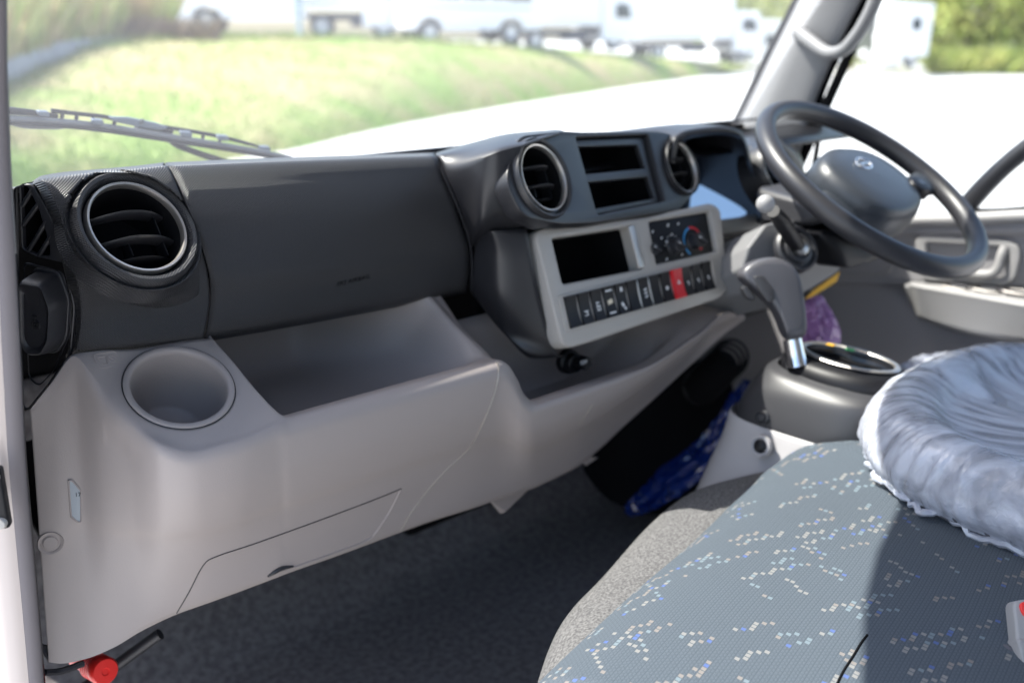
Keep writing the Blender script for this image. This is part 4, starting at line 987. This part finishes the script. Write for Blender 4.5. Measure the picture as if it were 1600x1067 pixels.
cells = {}
rs = np.random.default_rng(11)
pal = {'w': (.20, .20, .195), 'b': (.075, .115, .27), 'c': (.145, .185, .21), 't': (.185, .17, .16)}
def put(i, j, k): 
    if 0 <= i < nrr and 0 <= j < ncc: cells[(i, j)] = pal[k]
def run(i, j, di, dj, n, col):
    for k in range(n):
        if rs.random() < .12: continue
        c_ = col if rs.random() < .6 else rs.choice(['w', 'c', 't'])
        if rs.random() < .12: c_ = 'b'
        put(int(round(i+di*k)), int(round(j+dj*k)), c_)
# short diagonal rows that march across the cloth in loose bands
for band in range(-4, nrr+ncc, 7):
    for st in range(0, ncc+nrr, 8):
        i0 = band-int(st*.5)+rs.integers(-1, 2); j0 = st+(band*3) % 8+rs.integers(-1, 2)
        if rs.random() < .16: continue
        t = rs.random(); n = int(rs.integers(4, 10)); c_ = rs.choice(['w', 'c', 't', 'w'])
        if t < .85:
            run(i0, j0, -.5, 1, n, c_)
            if rs.random() < .45: run(i0+2, j0+1, -.5, 1, n-1, c_)
        elif t < .97:
            run(i0, j0, 1, .5, n, c_)
            if rs.random() < .35: run(i0, j0+2, 1, .5, n-2, c_)
        else: run(i0, j0, 1, 1, n-1, c_)
uvd = np.zeros((len(me.loops), 2), np.float32); cdv = np.zeros((len(me.loops), 4), np.float32)
li = np.zeros(len(me.loops), int); me.loops.foreach_get('vertex_index', li)
ii_ = li//(nx+1); jj_ = li % (nx+1)
uvd[:, 0] = ii_+.35*jj_*0; uvd[:, 1] = jj_
for f in me.polygons:
    vs = [me.loops[l].vertex_index for l in f.loop_indices]; i0 = min(v//(nx+1) for v in vs); j0 = min(v % (nx+1) for v in vs)
    c_ = cells.get((i0, j0))
    if c_ is not None:
        for l in f.loop_indices: cdv[l] = (*c_, 1)
uvl.data.foreach_set('uv', uvd.ravel()); ca.data.foreach_set('color', cdv.ravel())
Bs = bvh_of(G)
def strace(L, o_=.0003, n=4):
    out = []
    for x, y in cr([np.array(p, float) for p in L], n):
        p, n_ = on(Bs, x, y, o_)
        if p is not None: out.append(p)
    return out
tube('cushion_seam', strace([(1355, 992), (1345, 1005), (1333, 1025), (1318, 1048), (1305, 1075), (1290, 1110)]), .0012, M_void, bench, seg=6, n=1)
# felt covered box under the bench
HC = [tuple(W(a, b, z=.365)[:2]) for a, b in [(780, 1300), (800, 1180), (825, 1067), (835, 1030), (855, 970), (880, 930), (930, 880), (1000, 805), (1060, 760), (1130, 738), (1210, 722), (1290, 715)]]
hc = HC
hx = cr([np.array(p) for p in hc], 6)
hs = [(-.25, .381), (-.12, .383), (-.06, .379), (-.028, .368), (-.008, .346), (.006, .29), (.012, .16), (.016, -.01)]
N2 = []
tn = np.gradient(hx, axis=0); tn /= np.linalg.norm(tn, axis=1)[:, None]
G = np.array([[(p[0]-t[1]*d_, p[1]+t[0]*d_, z) for p, t in zip(hx, tn)] for d_, z in pch(np.array(hs), 5)])
rb = gridmesh('seat_riser', G, M_hump, None, ang=180); tag(rb, 'grey felt carpeted box under the bench front with a sunlit patch', 'seat base')
# buckle
bk = thing('seat_belt_buckle', W(1590, 985, d=.86), 'light grey seat belt buckle with a red release button on the bench', 'buckle')
dB = .88
PBk = Pl(W(1600, 985, d=dB), nrm(-FW+.35*UP-.1*RT), RT)
plate('housing', PBk, [roundpoly(uvs(PBk, [(1576, 942), (1590, 937), (1660, 940), (1655, 1000), (1650, 1045), (1592, 1042), (1584, 1020)]), .006, 4)], -.012, .010, M_doorl, bk, .003)
plate('collar', PBk, [roundpoly(uvs(PBk, [(1580, 996), (1600, 1000), (1655, 1004), (1650, 1050), (1592, 1044)]), .005, 4)], -.014, .012, M_doorl, bk, .0025)
plate('release_button', PBk, [roundpoly(uvs(PBk, [(1583, 944), (1600, 939), (1650, 942), (1645, 975), (1592, 966)]), .005, 4)], .008, .0125, M_red, bk, .0015)
tube('webbing_loop', [W(1563, 1020, d=dB+.02), W(1566, 1012, d=dB+.01), W(1580, 1018, d=dB), W(1588, 1035, d=dB)], .004, M_cushion, bk, seg=8)
# ---- driver's seat wrapped in film
drv = thing('driver_seat', (.38, .25, .3), "driver's seat cushion wrapped in crinkled clear plastic film", 'driver seat')
def cushG(off_=0, wr=0, seed=4):
    rs = np.random.default_rng(seed); n = 480; lv = []
    prf = [(1.00, .432), (1.03, .448), (1.03, .468), (.995, .492), (.94, .508), (.87, .513), (.80, .504), (.73, .488), (.60, .478), (.40, .475), (.2, .474), (.02, .474)]
    prf = cr([np.array(p) for p in prf], 5)
    cx, cy = .225, .235
    ph = rs.uniform(0, 6.28, 8)
    for k, (s_, z) in enumerate(prf):
        row = []
        for j in range(n):
            t = 2*PI*j/n; c_, s2 = math.cos(t), math.sin(t); pw = 3.0
            x = math.copysign(abs(c_)**(2/pw), c_)*.275; y = math.copysign(abs(s2)**(2/pw), s2)*.325
            nx_, ny_ = nrm([x/.275**2, y/.325**2])
            side = math.exp(-((s_-1.0)/.14)**2)
            rdg = lambda a: (1-abs(math.sin(a)))**2.5
            w_ = wr*(.25+.9*side)*(1.3*rdg(19*t+ph[0]+2.2*math.sin(7*t)+k*.05)+.9*rdg(33*t+ph[1]-k*.07+1.5*math.sin(5*t))+.8*rdg(11*t+ph[2]+k*.03+math.sin(13*t))+.5*rdg(61*t+ph[3]+k*.13)+.4*math.sin(9*t+ph[4]+k*.2)-.6)*.8
            row.append((cx+x*s_+nx_*(off_+w_), cy+y*s_+ny_*(off_+w_), z+off_+w_*.35*(1 if s_ < 1 else .2)+ .012*(y > 0)*(y/.325)**2))
        lv.append(row)
    return np.array(lv)
gridmesh('cushion', cushG(), M_cushion, drv, closed_u=True, ang=180)
Gf = cushG(.005, .0024)
Gf = np.concatenate([Gf, Gf[:, :1]], 1)
fo_ = gridmesh('film_cover', Gf, M_film, drv, ang=180)
fu = fo_.data.uv_layers.new(name='film'); nc2 = Gf.shape[1]
li = np.zeros(len(fo_.data.loops), int); fo_.data.loops.foreach_get('vertex_index', li)
fu.data.foreach_set('uv', np.stack([(li % nc2)/nc2*70, (li//nc2)*.5], 1).astype(np.float32).ravel())
# gathered elastic hem of the film
hem = Gf[0][:-1:2]; rs = np.random.default_rng(9)
hp_ = [h+np.array([0, 0, -.002])+rs.normal(0, .0028, 3) for h in hem]
tube('film_hem', hp_, [.003+.0018*abs(math.sin(i*1.7)) for i in range(len(hem))], M_film2, drv, seg=6, n=1, closed=True)
bag('film_bundle', [(W(1395, 615, y=.60)+np.array([.15, 0, 0]), .01, .01), (W(1420, 590, y=.64), .03, .02), (W(1465, 565, y=.68), .04, .025), (W(1530, 560, y=.66), .045, .03), (W(1620, 570, y=.62), .05, .03)], M_film2, "loose bundle of clear film at the far front of the driver's seat", 'plastic film', 12, .01)

# ================================================================== DRIVER DOOR
door = thing('driver_door', (.80, .6, .1), "closed driver's door with grey trim, armrest, inner handle and window", 'car door')
def px_(L, x): return [W(a, b, x=x) for a, b in L]
o, _ = surf('door_trim', [px_([(1020, 345), (1150, 345), (1250, 342), (1400, 338), (1600, 328), (1700, 322)], .775), px_([(1020, 352), (1150, 352), (1250, 350), (1400, 349), (1600, 342), (1700, 338)], .752),
    px_([(1020, 362), (1150, 362), (1250, 362), (1400, 362), (1600, 360), (1700, 358)], .748), px_([(1020, 372), (1150, 372), (1250, 374), (1400, 376), (1600, 376), (1700, 376)], .762),
    px_([(1020, 432), (1150, 432), (1280, 438), (1400, 442), (1600, 446), (1700, 448)], .765), px_([(1020, 442), (1150, 442), (1280, 448), (1400, 452), (1600, 456), (1700, 458)], .785),
    px_([(1020, 560), (1150, 560), (1280, 565), (1400, 570), (1600, 580), (1700, 590)], .79), px_([(1020, 760), (1150, 760), (1280, 800), (1400, 850), (1600, 900), (1700, 920)], .79)], M_door, door, nu=5, nv=5)
tube('window_ledge', px_([(1395, 352), (1430, 345), (1500, 343), (1600, 338), (1700, 335)], .750), .012, M_doorl, door, seg=14)
# inner handle
PD = Pl(W(1500, 400, x=.758), (-1, -.02, .03), (.0, -1, 0))
bz = plate('handle_bezel', PD, [roundpoly(uvs(PD, [(1432, 372), (1440, 366), (1575, 374), (1594, 384), (1597, 400), (1588, 436), (1570, 446), (1450, 436), (1434, 425)]), .010), roundpoly(uvs(PD, [(1448, 378), (1568, 384), (1580, 392), (1574, 430), (1560, 434), (1454, 424)]), .008)], -.008, .008, M_doorl, door, .003)
inset('handle_recess', PD, [(1446, 376), (1570, 382), (1582, 392), (1575, 432), (1560, 436), (1452, 426)], 0, -.03, M_door, door, .1)
tube('inner_handle', [PD.p(*PD.uv(1572, 386), .004), PD.p(*PD.uv(1568, 400), .010), PD.p(*PD.uv(1562, 420), .012), PD.p(*PD.uv(1545, 428), .012), PD.p(*PD.uv(1500, 424), .010), PD.p(*PD.uv(1460, 420), .004)], .009, M_doorl, door, seg=14)
lathe('lock_button', PD.p(*PD.uv(1541, 403), -.004), (-1, 0, 0), [(0, .002), (.004, .0015), (.005, -.002)], M_void, door, seg=16)
# armrest with window switches
ap = [(1420, 440), (1432, 438), (1600, 448), (1720, 456)]
top = px_([(1420, 440), (1500, 443), (1600, 452), (1720, 462)], .77)
ed = [W(1421, 446, x=.715), W(1500, 460, x=.705), W(1600, 478, x=.70), W(1720, 500, x=.70)]
bot = [W(1432, 492, x=.73), W(1500, 512, x=.715), W(1600, 528, x=.71), W(1720, 545, x=.71)]
bin_ = [W(1440, 500, x=.785), W(1500, 520, x=.785), W(1600, 540, x=.785), W(1720, 560, x=.785)]
ar, _ = surf('armrest', [top, [a*.1+b_*.9+np.array([0, 0, .003]) for a, b_ in zip(top, ed)], ed, [a*.9+b_*.1 for a, b_ in zip(ed, bot)], [a*.1+b_*.9 for a, b_ in zip(ed, bot)], bot, bin_], M_doorl, door, nu=5, nv=3)
hull('armrest_end', [top[0], ed[0], bot[0], bin_[0], top[0]+np.array([-.0, .012, -.012]), ed[0]+np.array([.01, .014, -.004]), bot[0]+np.array([.01, .012, .008])], M_doorl, door, .004)
for a in (1497, 1545, 1592):
    c = W(a, 451+(a-1497)*.08, x=.738)
    b1 = box('window_switch', Matrix.Translation(Vector(c)) @ Matrix.Rotation(-.05, 4, 'X'), (.022, .034, .010), M_console, door, .003)
    tube('switch_rim', [c+np.array(v) for v in ((.014, .021, .003), (-.014, .021, .003), (-.014, -.021, .003), (.014, -.021, .003))], .002, M_ring, b1, seg=6, n=2, closed=True)
# storage lip below the ledge
tube('pocket_rim', px_([(1305, 428), (1360, 430), (1388, 425), (1396, 405), (1399, 385)], .762), .003, M_doorl, door, seg=8)
o, _ = surf('door_pocket', [px_([(1300, 392), (1350, 391), (1394, 390)], .775), px_([(1300, 425), (1350, 426), (1390, 422)], .775)], M_console, door, nu=2, nv=2)
# window frame bar and quarter pillar
tube('window_frame_bar', [W(1492, 345, x=.80), W(1530, 300, x=.80), W(1568, 262, x=.80), W(1610, 228, x=.80), W(1680, 180, x=.80), W(1760, 135, x=.8)], [.019, .018, .017, .017, .017, .017], M_dark, door, seg=18)
tube('window_seal', px_([(1500, 330), (1560, 330), (1640, 324), (1720, 318)], .79), .006, M_void, door, seg=8)
tube('quarter_bar', [W(1282, 105, x=.80), W(1283, 160, x=.80), W(1277, 230, x=.80), W(1262, 300, x=.80), W(1255, 330, x=.8)], .006, M_void, door, seg=8)
meshobj('window_glass', [W(1245, 345, x=.805), W(1760, 330, x=.805), W(1760, -300, x=.80), W(1400, -300, x=.80), W(1340, -100, x=.80), W(1240, 120, x=.805)], [(0, 1, 2, 3, 4, 5)], M_glass2, door, smooth=False)
# ================================================================== WIPER
wy = 1.315
M_wip = mat('wiper_metal', (.07, .08, .09), .35, spec=.7)
wp = thing('windscreen_wiper', W(265, 222, y=wy), 'black and silver wiper resting low across the outside of the windscreen', 'wiper')
tube('blade_rail', [W(a, b, y=wy) for a, b in [(-150, 178), (-60, 182), (0, 186), (130, 195), (260, 214), (380, 233), (456, 247)]], [.0042, .005, .005, .005, .005, .0042, .003], M_wip, wp, seg=8, udir=(0, 1, 0))
tube('rubber_strip', [W(a, b+5, y=wy-.008) for a, b in [(-150, 178), (-60, 182), (0, 186), (130, 195), (260, 214), (380, 233), (452, 246)]], .0030, M_black, wp, seg=8)
tube('rubber_cover', [W(15, 194, y=wy), W(40, 197, y=wy), W(90, 199, y=wy), W(118, 197, y=wy)], [.001, .0035, .003, .001], M_wip, wp, seg=8)
up_ = [(-140, 166), (-20, 172), (20, 174), (60, 178), (90, 182)]
tube('bridge_arm', [W(a, b, y=wy+.004) for a, b in up_], [.003, .005, .005, .004, .003], M_black, wp, seg=8)
tube('bridge_arm', [W(a, b, y=wy+.004) for a, b in [(80, 173), (120, 178), (165, 183), (190, 190)]], .0028, M_black, wp, seg=8)
tube('bridge_arm', [W(a, b, y=wy+.004) for a, b in [(245, 197), (290, 204), (340, 213), (385, 224), (415, 233)]], [.0028, .0028, .0028, .0025, .0015], M_black, wp, seg=8)
for a, b, c, d_ in ((98, 175, 96, 190), (120, 178, 119, 192), (146, 181, 145, 194), (180, 184, 178, 198), (290, 204, 288, 216), (318, 209, 316, 222), (345, 214, 342, 226), (270, 200, 266, 213), (60, 174, 70, 188)):
    tube('bridge_rung', [W(a, b, y=wy+.004), W(c, d_, y=wy+.002)], .0026, M_black, wp, seg=6, n=1)
PWp = Pl(W(215, 190, y=wy-.004), (0, -1, -.25))
M_plate = mat('wiper_plate_metal', (.13, .16, .20), .4, metal=.3)
plate('mount_plate', PWp, [roundpoly(uvs(PWp, [(168, 182), (200, 183), (245, 192), (262, 199), (250, 203), (205, 196), (178, 190)]), .003)], -.002, .003, M_plate, wp, .001)
for a, b in ((65, 176), (150, 189), (288, 208), (345, 214), (410, 231)):
    plate('pivot_clip', PWp, [roundpoly(uvs(PWp, [(a-9, b-4), (a+9, b-3), (a+10, b+5), (a-6, b+4)]), .002)], -.002, .006, M_plate, wp, .001)
lathe('rivet', PWp.p(*PWp.uv(220, 189), .003), PWp.n, [(0, .003), (.003, .002), (.004, 0)], M_wip, wp, seg=14)
tube('wiper_arm', [W(212, 202, y=wy+.006), W(258, 206, y=wy+.008), W(272, 224, y=wy+.012), (W(305, 238, y=wy+.012)), W(352, 254, y=wy), W(390, 270, y=1.31)], [.005, .005, .0045, .0045, .005, .006], M_black, wp, seg=10)

# ================================================================== OUTSIDE PROPS
us = [(random.random()**.9, random.random()**1.4) for _ in range(36000)]
blades('grass', [bankpt(u, v) for u, v in us], .085, .012, M_blade)
blades('grass', [bankpt(random.uniform(.1, 1), random.uniform(.93, 1.0)) for _ in range(2500)], .20, .014, M_blade)
# concrete kerb wall and tall grass above, left
kw_b = [(-420, 330, 9), (-150, 212, 12), (0, 146, 17), (100, 100, 21), (192, 68, 24.5)]
kw_t = [(-420, 280, 9.3), (-150, 170, 12.3), (0, 106, 17.4), (100, 70, 21.5), (195, 62, 25)]
kb = [W(a, b, d=c) for a, b, c in kw_b]; kt = [W(a, b, d=c) for a, b, c in kw_t]
cw_, _ = surf('concrete_channel', [[p+np.array([0, 0, .03]) for p in kb], [p+np.array([0, 0, .05]) for p in kt], [p+np.array([-.3, .9, .0]) for p in kt], [p+np.array([-.3, .9, -.6]) for p in kt]], M_conc, None, nu=4, nv=2, thick=.02)
tag(cw_, 'pale grey concrete channel wall between the mown bank and the tall grass', 'concrete wall')
th_ = []
for _ in range(5200):
    u = random.random()*3.999; i = int(u); f = u-i; p = kt[i]*(1-f)+kt[i+1]*f
    h = nrm([p[0]-CAM[0], p[1]-CAM[1], 0]); th_.append(p+h*random.uniform(.1, 4.5)+np.array([0, 0, -.05]))
h_ = blades('tall_grass', th_, 1.7, .035, M_dry, .22)
for _ in range(1):
    pts = []
    for k in range(1800):
        px = random.uniform(170, 262); p = W(px, 66, d=random.uniform(25.5, 28)); pts.append(p)
    blades('tall_grass', pts, 1.35, .03, M_dry, .25)
pts = [W(random.uniform(180, 340), random.uniform(60, 66), d=random.uniform(24.8, 25.6)) for k in range(500)]
M_brush = mat('dry_brush', (.20, .14, .12), .9, col2=(.30, .24, .16), vscale=2)
blades('dry_brush', pts, .55, .03, M_brush, .5)

def wheel(par, c, r, fwd, side, wd=.25):
    lathe('tyre', c, side, [(r*.6, -wd/2), (r*.97, -wd/2), (r, -wd*.3), (r, wd*.3), (r*.97, wd/2), (r*.6, wd/2)], M_tyre, par, seg=28)
    lathe('rim', c+side*wd*.36, side, [(r*.62, .04), (r*.55, 0), (r*.3, -.02), (r*.25, .05), (0, .05)], M_rim, par, seg=20)
def local(o, f, s):
    f = nrm([f[0], f[1], 0]); s = nrm([s[0], s[1], 0])
    return lambda a, b, c: np.array(o)+f*a+s*b+np.array([0, 0, c])
def prism_(name, Lc, prof, b0, b1, mt, par, bev=.05):
    """side profile (a, c) extruded from b0 to b1"""
    k = len(prof); V = [Lc(a, b0, c) for a, c in prof]+[Lc(a, b1, c) for a, c in prof]
    Fc = [(i, (i+1) % k, k+(i+1) % k, k+i) for i in range(k)]+[tuple(range(k))[::-1], tuple(range(k, 2*k))]
    o = meshobj(name, V, Fc, mt, par, ang=180)
    bm = bmesh.new(); bm.from_mesh(o.data); bmesh.ops.recalc_face_normals(bm, faces=bm.faces); bm.to_mesh(o.data); bm.free()
    return bevmod(o, bev, 3)
def motorhome(p0, p1, label, hgt=3.0, wheels=(.22, .8), windows=True, r=.38, cat='motorhome', name='motorhome'):
    """p0 -> p1: near side ground line, seen side faces the camera"""
    p0 = np.array(p0); p1 = np.array(p1); L = np.linalg.norm((p1-p0)[:2]); f = nrm([*(p1-p0)[:2], 0]); s = np.array([-f[1], f[0], 0])
    if s@(p0-CAM) > 0: s = -s                      # towards the viewer
    t = thing(name, p0, label, cat); Lc = local(p0, f, s)
    arch = []
    prof = [(0, .45)]
    for w_ in wheels:
        a0 = w_*L; prof += [(a0-r*1.25, .42)]+[(a0+r*1.25*math.cos(q), .42+r*1.15*math.sin(q)) for q in np.linspace(PI, 0, 9)[1:-1]]+[(a0+r*1.25, .42)]
    prof += [(L, .45), (L, 1.3), (L-.25, hgt*.72), (L-.7, hgt-.05), (.3, hgt), (0, hgt-.3)]
    prism_('body', Lc, prof, -2.2, 0, M_vwhite, t, .06)
    if windows:
        for k in range(3):
            a0 = L*(.30+k*.2); plate('window', Pl(Lc(a0, .012, hgt*.56), s, f), [roundpoly([(-.45, -.26), (.45, -.26), (.45, .26), (-.45, .26)], .08)], -.01, .02, M_vglass, t, .005)
        plate('cab_window', Pl(Lc(L-.85, .012, hgt*.56), s, f), [roundpoly([(-.4, -.3), (.5, -.3), (.25, .32), (-.4, .32)], .08)], -.01, .02, M_vglass, t, .005)
    plate('side_stripe', Pl(Lc(L*.5, .01, 1.15), s, f), [[(-L*.42, -.03), (L*.42, -.03), (L*.42, .03), (-L*.42, .03)]], -.01, .008, M_doorl, t, .003)
    for w_ in wheels: wheel(t, Lc(w_*L, -.18, r), r, f, s)
    for w_ in wheels: wheel(t, Lc(w_*L, -2.0, r), r, f, -s)
    return t
def box_truck(p0, p1, label, hgt=3.2, cab_at=1, boxf=(.0, .72), r=.42, name='box_truck', cat='truck', cabh=2.3, boxz=1.0):
    p0 = np.array(p0); p1 = np.array(p1); L = np.linalg.norm((p1-p0)[:2]); f = nrm([*(p1-p0)[:2], 0]); s = np.array([-f[1], f[0], 0])
    if s@(p0-CAM) > 0: s = -s
    t = thing(name, p0, label, cat); Lc = local(p0, f, s)
    prism_('chassis', Lc, [(0, .62), (L*.95, .62), (L*.95, .85), (0, .85)], -1.7, -.3, M_vdark, t, .02)
    prism_('box_body', Lc, [(boxf[0]*L, boxz), (boxf[1]*L, boxz), (boxf[1]*L, hgt), (boxf[0]*L, hgt)], -2.2, 0, M_vwhite, t, .05)
    a0 = boxf[1]*L+.12
    prism_('cab', Lc, [(a0, .38), (L, .38), (L, 1.3), (L-.28, cabh), (a0+.1, cabh+.05), (a0, cabh)], -2.1, -.05, M_vwhite, t, .08)
    plate('cab_window', Pl(Lc((a0+L)/2, -.035, cabh*.72), s, f), [roundpoly([(-.42, -.28), (.5, -.28), (.28, .3), (-.42, .3)], .08)], -.01, .02, M_vglass, t, .005)
    for w_ in (boxf[1]*.28, min(.9, (a0+.75)/L)):
        wheel(t, Lc(w_*L, -.25, r), r, f, s); wheel(t, Lc(w_*L, -1.9, r), r, f, -s)
    prism_('side_tank', Lc, [(L*.42, .4), (L*.58, .4), (L*.58, .8), (L*.42, .8)], -.7, -.2, M_vdark, t, .03)
    return t
motorhome(W(40, 53, d=31), W(476, 60, d=32), 'white motorhome with a dark wheel arch behind the tall grass, far left', wheels=(.18, .645), hgt=3.1)
box_truck(W(482, 61, d=34), W(640, 62, d=34.5), 'white flatbed lorry with dark underbody between the lamp post and a coach', boxf=(0, .5), hgt=3.4)
motorhome(W(636, 68, d=33), W(846, 76, d=35), 'white camper coach with two small wheels beyond the middle of the grass bank', wheels=(.17, .77), r=.36)
box_truck(W(800, 81, d=39), W(1003, 94, d=43), 'white box lorry with a dark chassis gap and squared cab near the centre', boxf=(0, .66), hgt=3.5, cabh=2.2)
box_truck(W(985, 96, d=47), W(1190, 104, d=50), 'tall white box truck with black underframe nearest the right end of the bank', boxf=(0, .76), hgt=4.0, boxz=1.0)
motorhome(W(1118, 104, d=56), W(1290, 106, d=57), 'low white van parked under the trees beside the far windscreen pillar', wheels=(.2, .8), hgt=2.55, cat='van', name='white_van', r=.36)
# lamp post
lpst = thing('lamp_post', W(469, 60, d=28), 'slim blue-grey steel post standing on top of the grass bank', 'post')
M_post = mat('galvanised_steel', (.35, .42, .47), .5, metal=.3)
b0 = W(469, 62, d=28)
tube('pole', [b0+np.array([0, 0, -.2]), b0+np.array([0, 0, 2.2]), b0+np.array([0, 0, 4.4])], .085, M_post, lpst, seg=12)
box('band', Matrix.Translation(Vector(b0+np.array([0, 0, 1.0]))), (.2, .2, .12), M_post, lpst, .01)
box('base_plate', Matrix.Translation(Vector(b0+np.array([0, 0, .0]))), (.35, .35, .04), M_post, lpst, .005)
# right: dark lorry and the white cabin body beside it
gx = W(1290, 106, d=49); hx_ = W(1400, 107, d=48)
M_olive = mat('olive_grey_paint', (.16, .17, .14), .4)
f = nrm([*(hx_-gx)[:2], 0]); s = np.array([-f[1], f[0], 0]); s = -s if s@(gx-CAM) > 0 else s
dl_ = thing('dark_lorry', gx, 'dark grey-green lorry with round white lamps behind the far windscreen pillar', 'truck'); Lc = local(gx, f, s)
prism_('body', Lc, [(0, .5), (3.6, .5), (3.6, 3.0), (2.6, 3.25), (.6, 2.9), (0, 1.6)], -2.2, 0, M_olive, dl_, .12)
prism_('load_bed', Lc, [(1.9, 1.4), (3.55, 1.4), (3.55, 2.9), (2.2, 2.9)], .0, .06, M_vdark, dl_, .02)
prism_('roof_fairing', Lc, [(.2, 2.5), (1.6, 2.9), (1.6, 3.3), (.4, 3.2)], -1.9, -.2, M_vwhite, dl_, .08)
for a, c, r_ in ((2.35, 1.45, .26), (1.75, .62, .24), (.5, .55, .30)):
    lathe('lamp', Lc(a, .08, c), s, [(0, .12), (r_*.7, .10), (r_, .02), (r_, -.06)], M_vwhite, dl_, seg=24)
for a in (.8, 2.9): wheel(dl_, Lc(a, -.1, .5), .48, f, s)
cp = W(1377, 107, d=46); cq = W(1447, 108, d=46.5)
f = nrm([*(cq-cp)[:2], 0]); s = np.array([-f[1], f[0], 0]); s = -s if s@(cp-CAM) > 0 else s
cb_ = thing('camper_body', cp, 'white boxy camper body with one small square window, far right', 'camper'); Lc = local(cp, f, s); Wd = np.linalg.norm((cq-cp)[:2])
prism_('shell', Lc, [(0, .12), (Wd*.42, .12), (Wd*.42, .50), (Wd, .50), (Wd+.1, 2.85), (.12, 3.0)], -.9, 0, M_vwhite, cb_, .06)
plate('window', Pl(Lc(Wd*.68, .01, 1.95), s, f), [[(-.24, -.27), (.24, -.27), (.24, .27), (-.24, .27)]], -.01, .02, M_vglass, cb_, .004)
plate('door_line', Pl(Lc(Wd*.26, .01, 2.0), s, f), [[(-.03, -.32), (.03, -.32), (.03, .32), (-.03, .32)]], -.01, .015, M_doorl, cb_, .004)
wheel(cb_, Lc(Wd*.7, -.3, .33), .33, f, s)
# trees
def tree(name, base, h, cr_, label, n=2600, seed=0, leafs=.16):
    rs = np.random.default_rng(seed); base = np.array(base)
    t = thing(name, base, label, 'tree', 'trees along the far edge of the lot')
    th = h*.45
    tube('trunk', [base+np.array([0, 0, -.2]), base+np.array([.1, .05, th*.5]), base+np.array([-.1, .1, th]), base+np.array([.1, .1, h*.8])], [.18, .14, .11, .03], M_bark, t, seg=10)
    for k in range(5):
        a = rs.uniform(0, 6.28); z0 = rs.uniform(.25, .6)*h
        tube('limb', [base+np.array([0, .05, z0]), base+np.array([math.cos(a)*cr_*.4, math.sin(a)*cr_*.4, z0+h*.12]), base+np.array([math.cos(a)*cr_*.75, math.sin(a)*cr_*.75, z0+h*.18])], [.07, .05, .02], M_bark, t, seg=6)
    V = []; Fc = []; ncl = 26
    cl = [(base+np.array([rs.normal(0, .42)*cr_, rs.normal(0, .42)*cr_, h*rs.uniform(.12, 1.0)]), rs.uniform(.25, .5)*cr_) for _ in range(ncl)]
    for _ in range(n):
        c, r_ = cl[rs.integers(ncl)]; d_ = nrm(rs.normal(size=3)); p = c+d_*r_*rs.uniform(.6, 1.05)
        a = nrm(rs.normal(size=3)); b_ = nrm(np.cross(a, d_+rs.normal(size=3)*.5)); s_ = leafs*rs.uniform(.6, 1.5); k = len(V)
        V += [p-a*s_, p+b_*s_*.5, p+a*s_, p-b_*s_*.5]; Fc.append((k, k+1, k+2, k+3))
    meshobj('crown', V, Fc, M_leaf, t, smooth=False)
TR = [(1120, 68, 8, 3.6), (1170, 70, 9, 3.8), (1225, 68, 8, 3.5), (1330, 56, 7, 3.2), (1400, 60, 8, 3.4), (1462, 56, 6.5, 3.0), (1505, 53, 6, 2.8), (1550, 56, 7, 3.2), (1600, 53, 6, 3), (1660, 54, 7, 3), (1480, 64, 9, 4), (1560, 66, 9, 4)]
desc = ['behind the tall white box truck', 'behind the low white van', 'just left of the far windscreen pillar', 'directly behind the dark lorry', 'behind the white camper body', 'just right of the white camper body', 'second to the right of the camper body', 'left of the last two trees in the front row', 'at the right edge of the photo', 'just beyond the right edge of the photo', 'tall, in the rear row beside the camper body', 'tall, in the rear row at the far right']
for i, (px, d_, h, c_) in enumerate(TR):
    b = W(px, 60+1.75*F/d_*.96, d=d_); b[2] = GZ if px > 1240 else b[2]
    tree('broadleaf_tree', b, h, c_, 'yellow-green leafy tree '+desc[i], seed=i+20)
pts = [W(random.uniform(1455, 1700), 112, d=random.uniform(49, 52)) for _ in range(3000)]
for p in pts: p[2] = GZ
blades('roadside_scrub', pts, 1.3, .08, M_leaf, .4)
# sky-line woodland behind the vehicles, far left to centre
pts = []
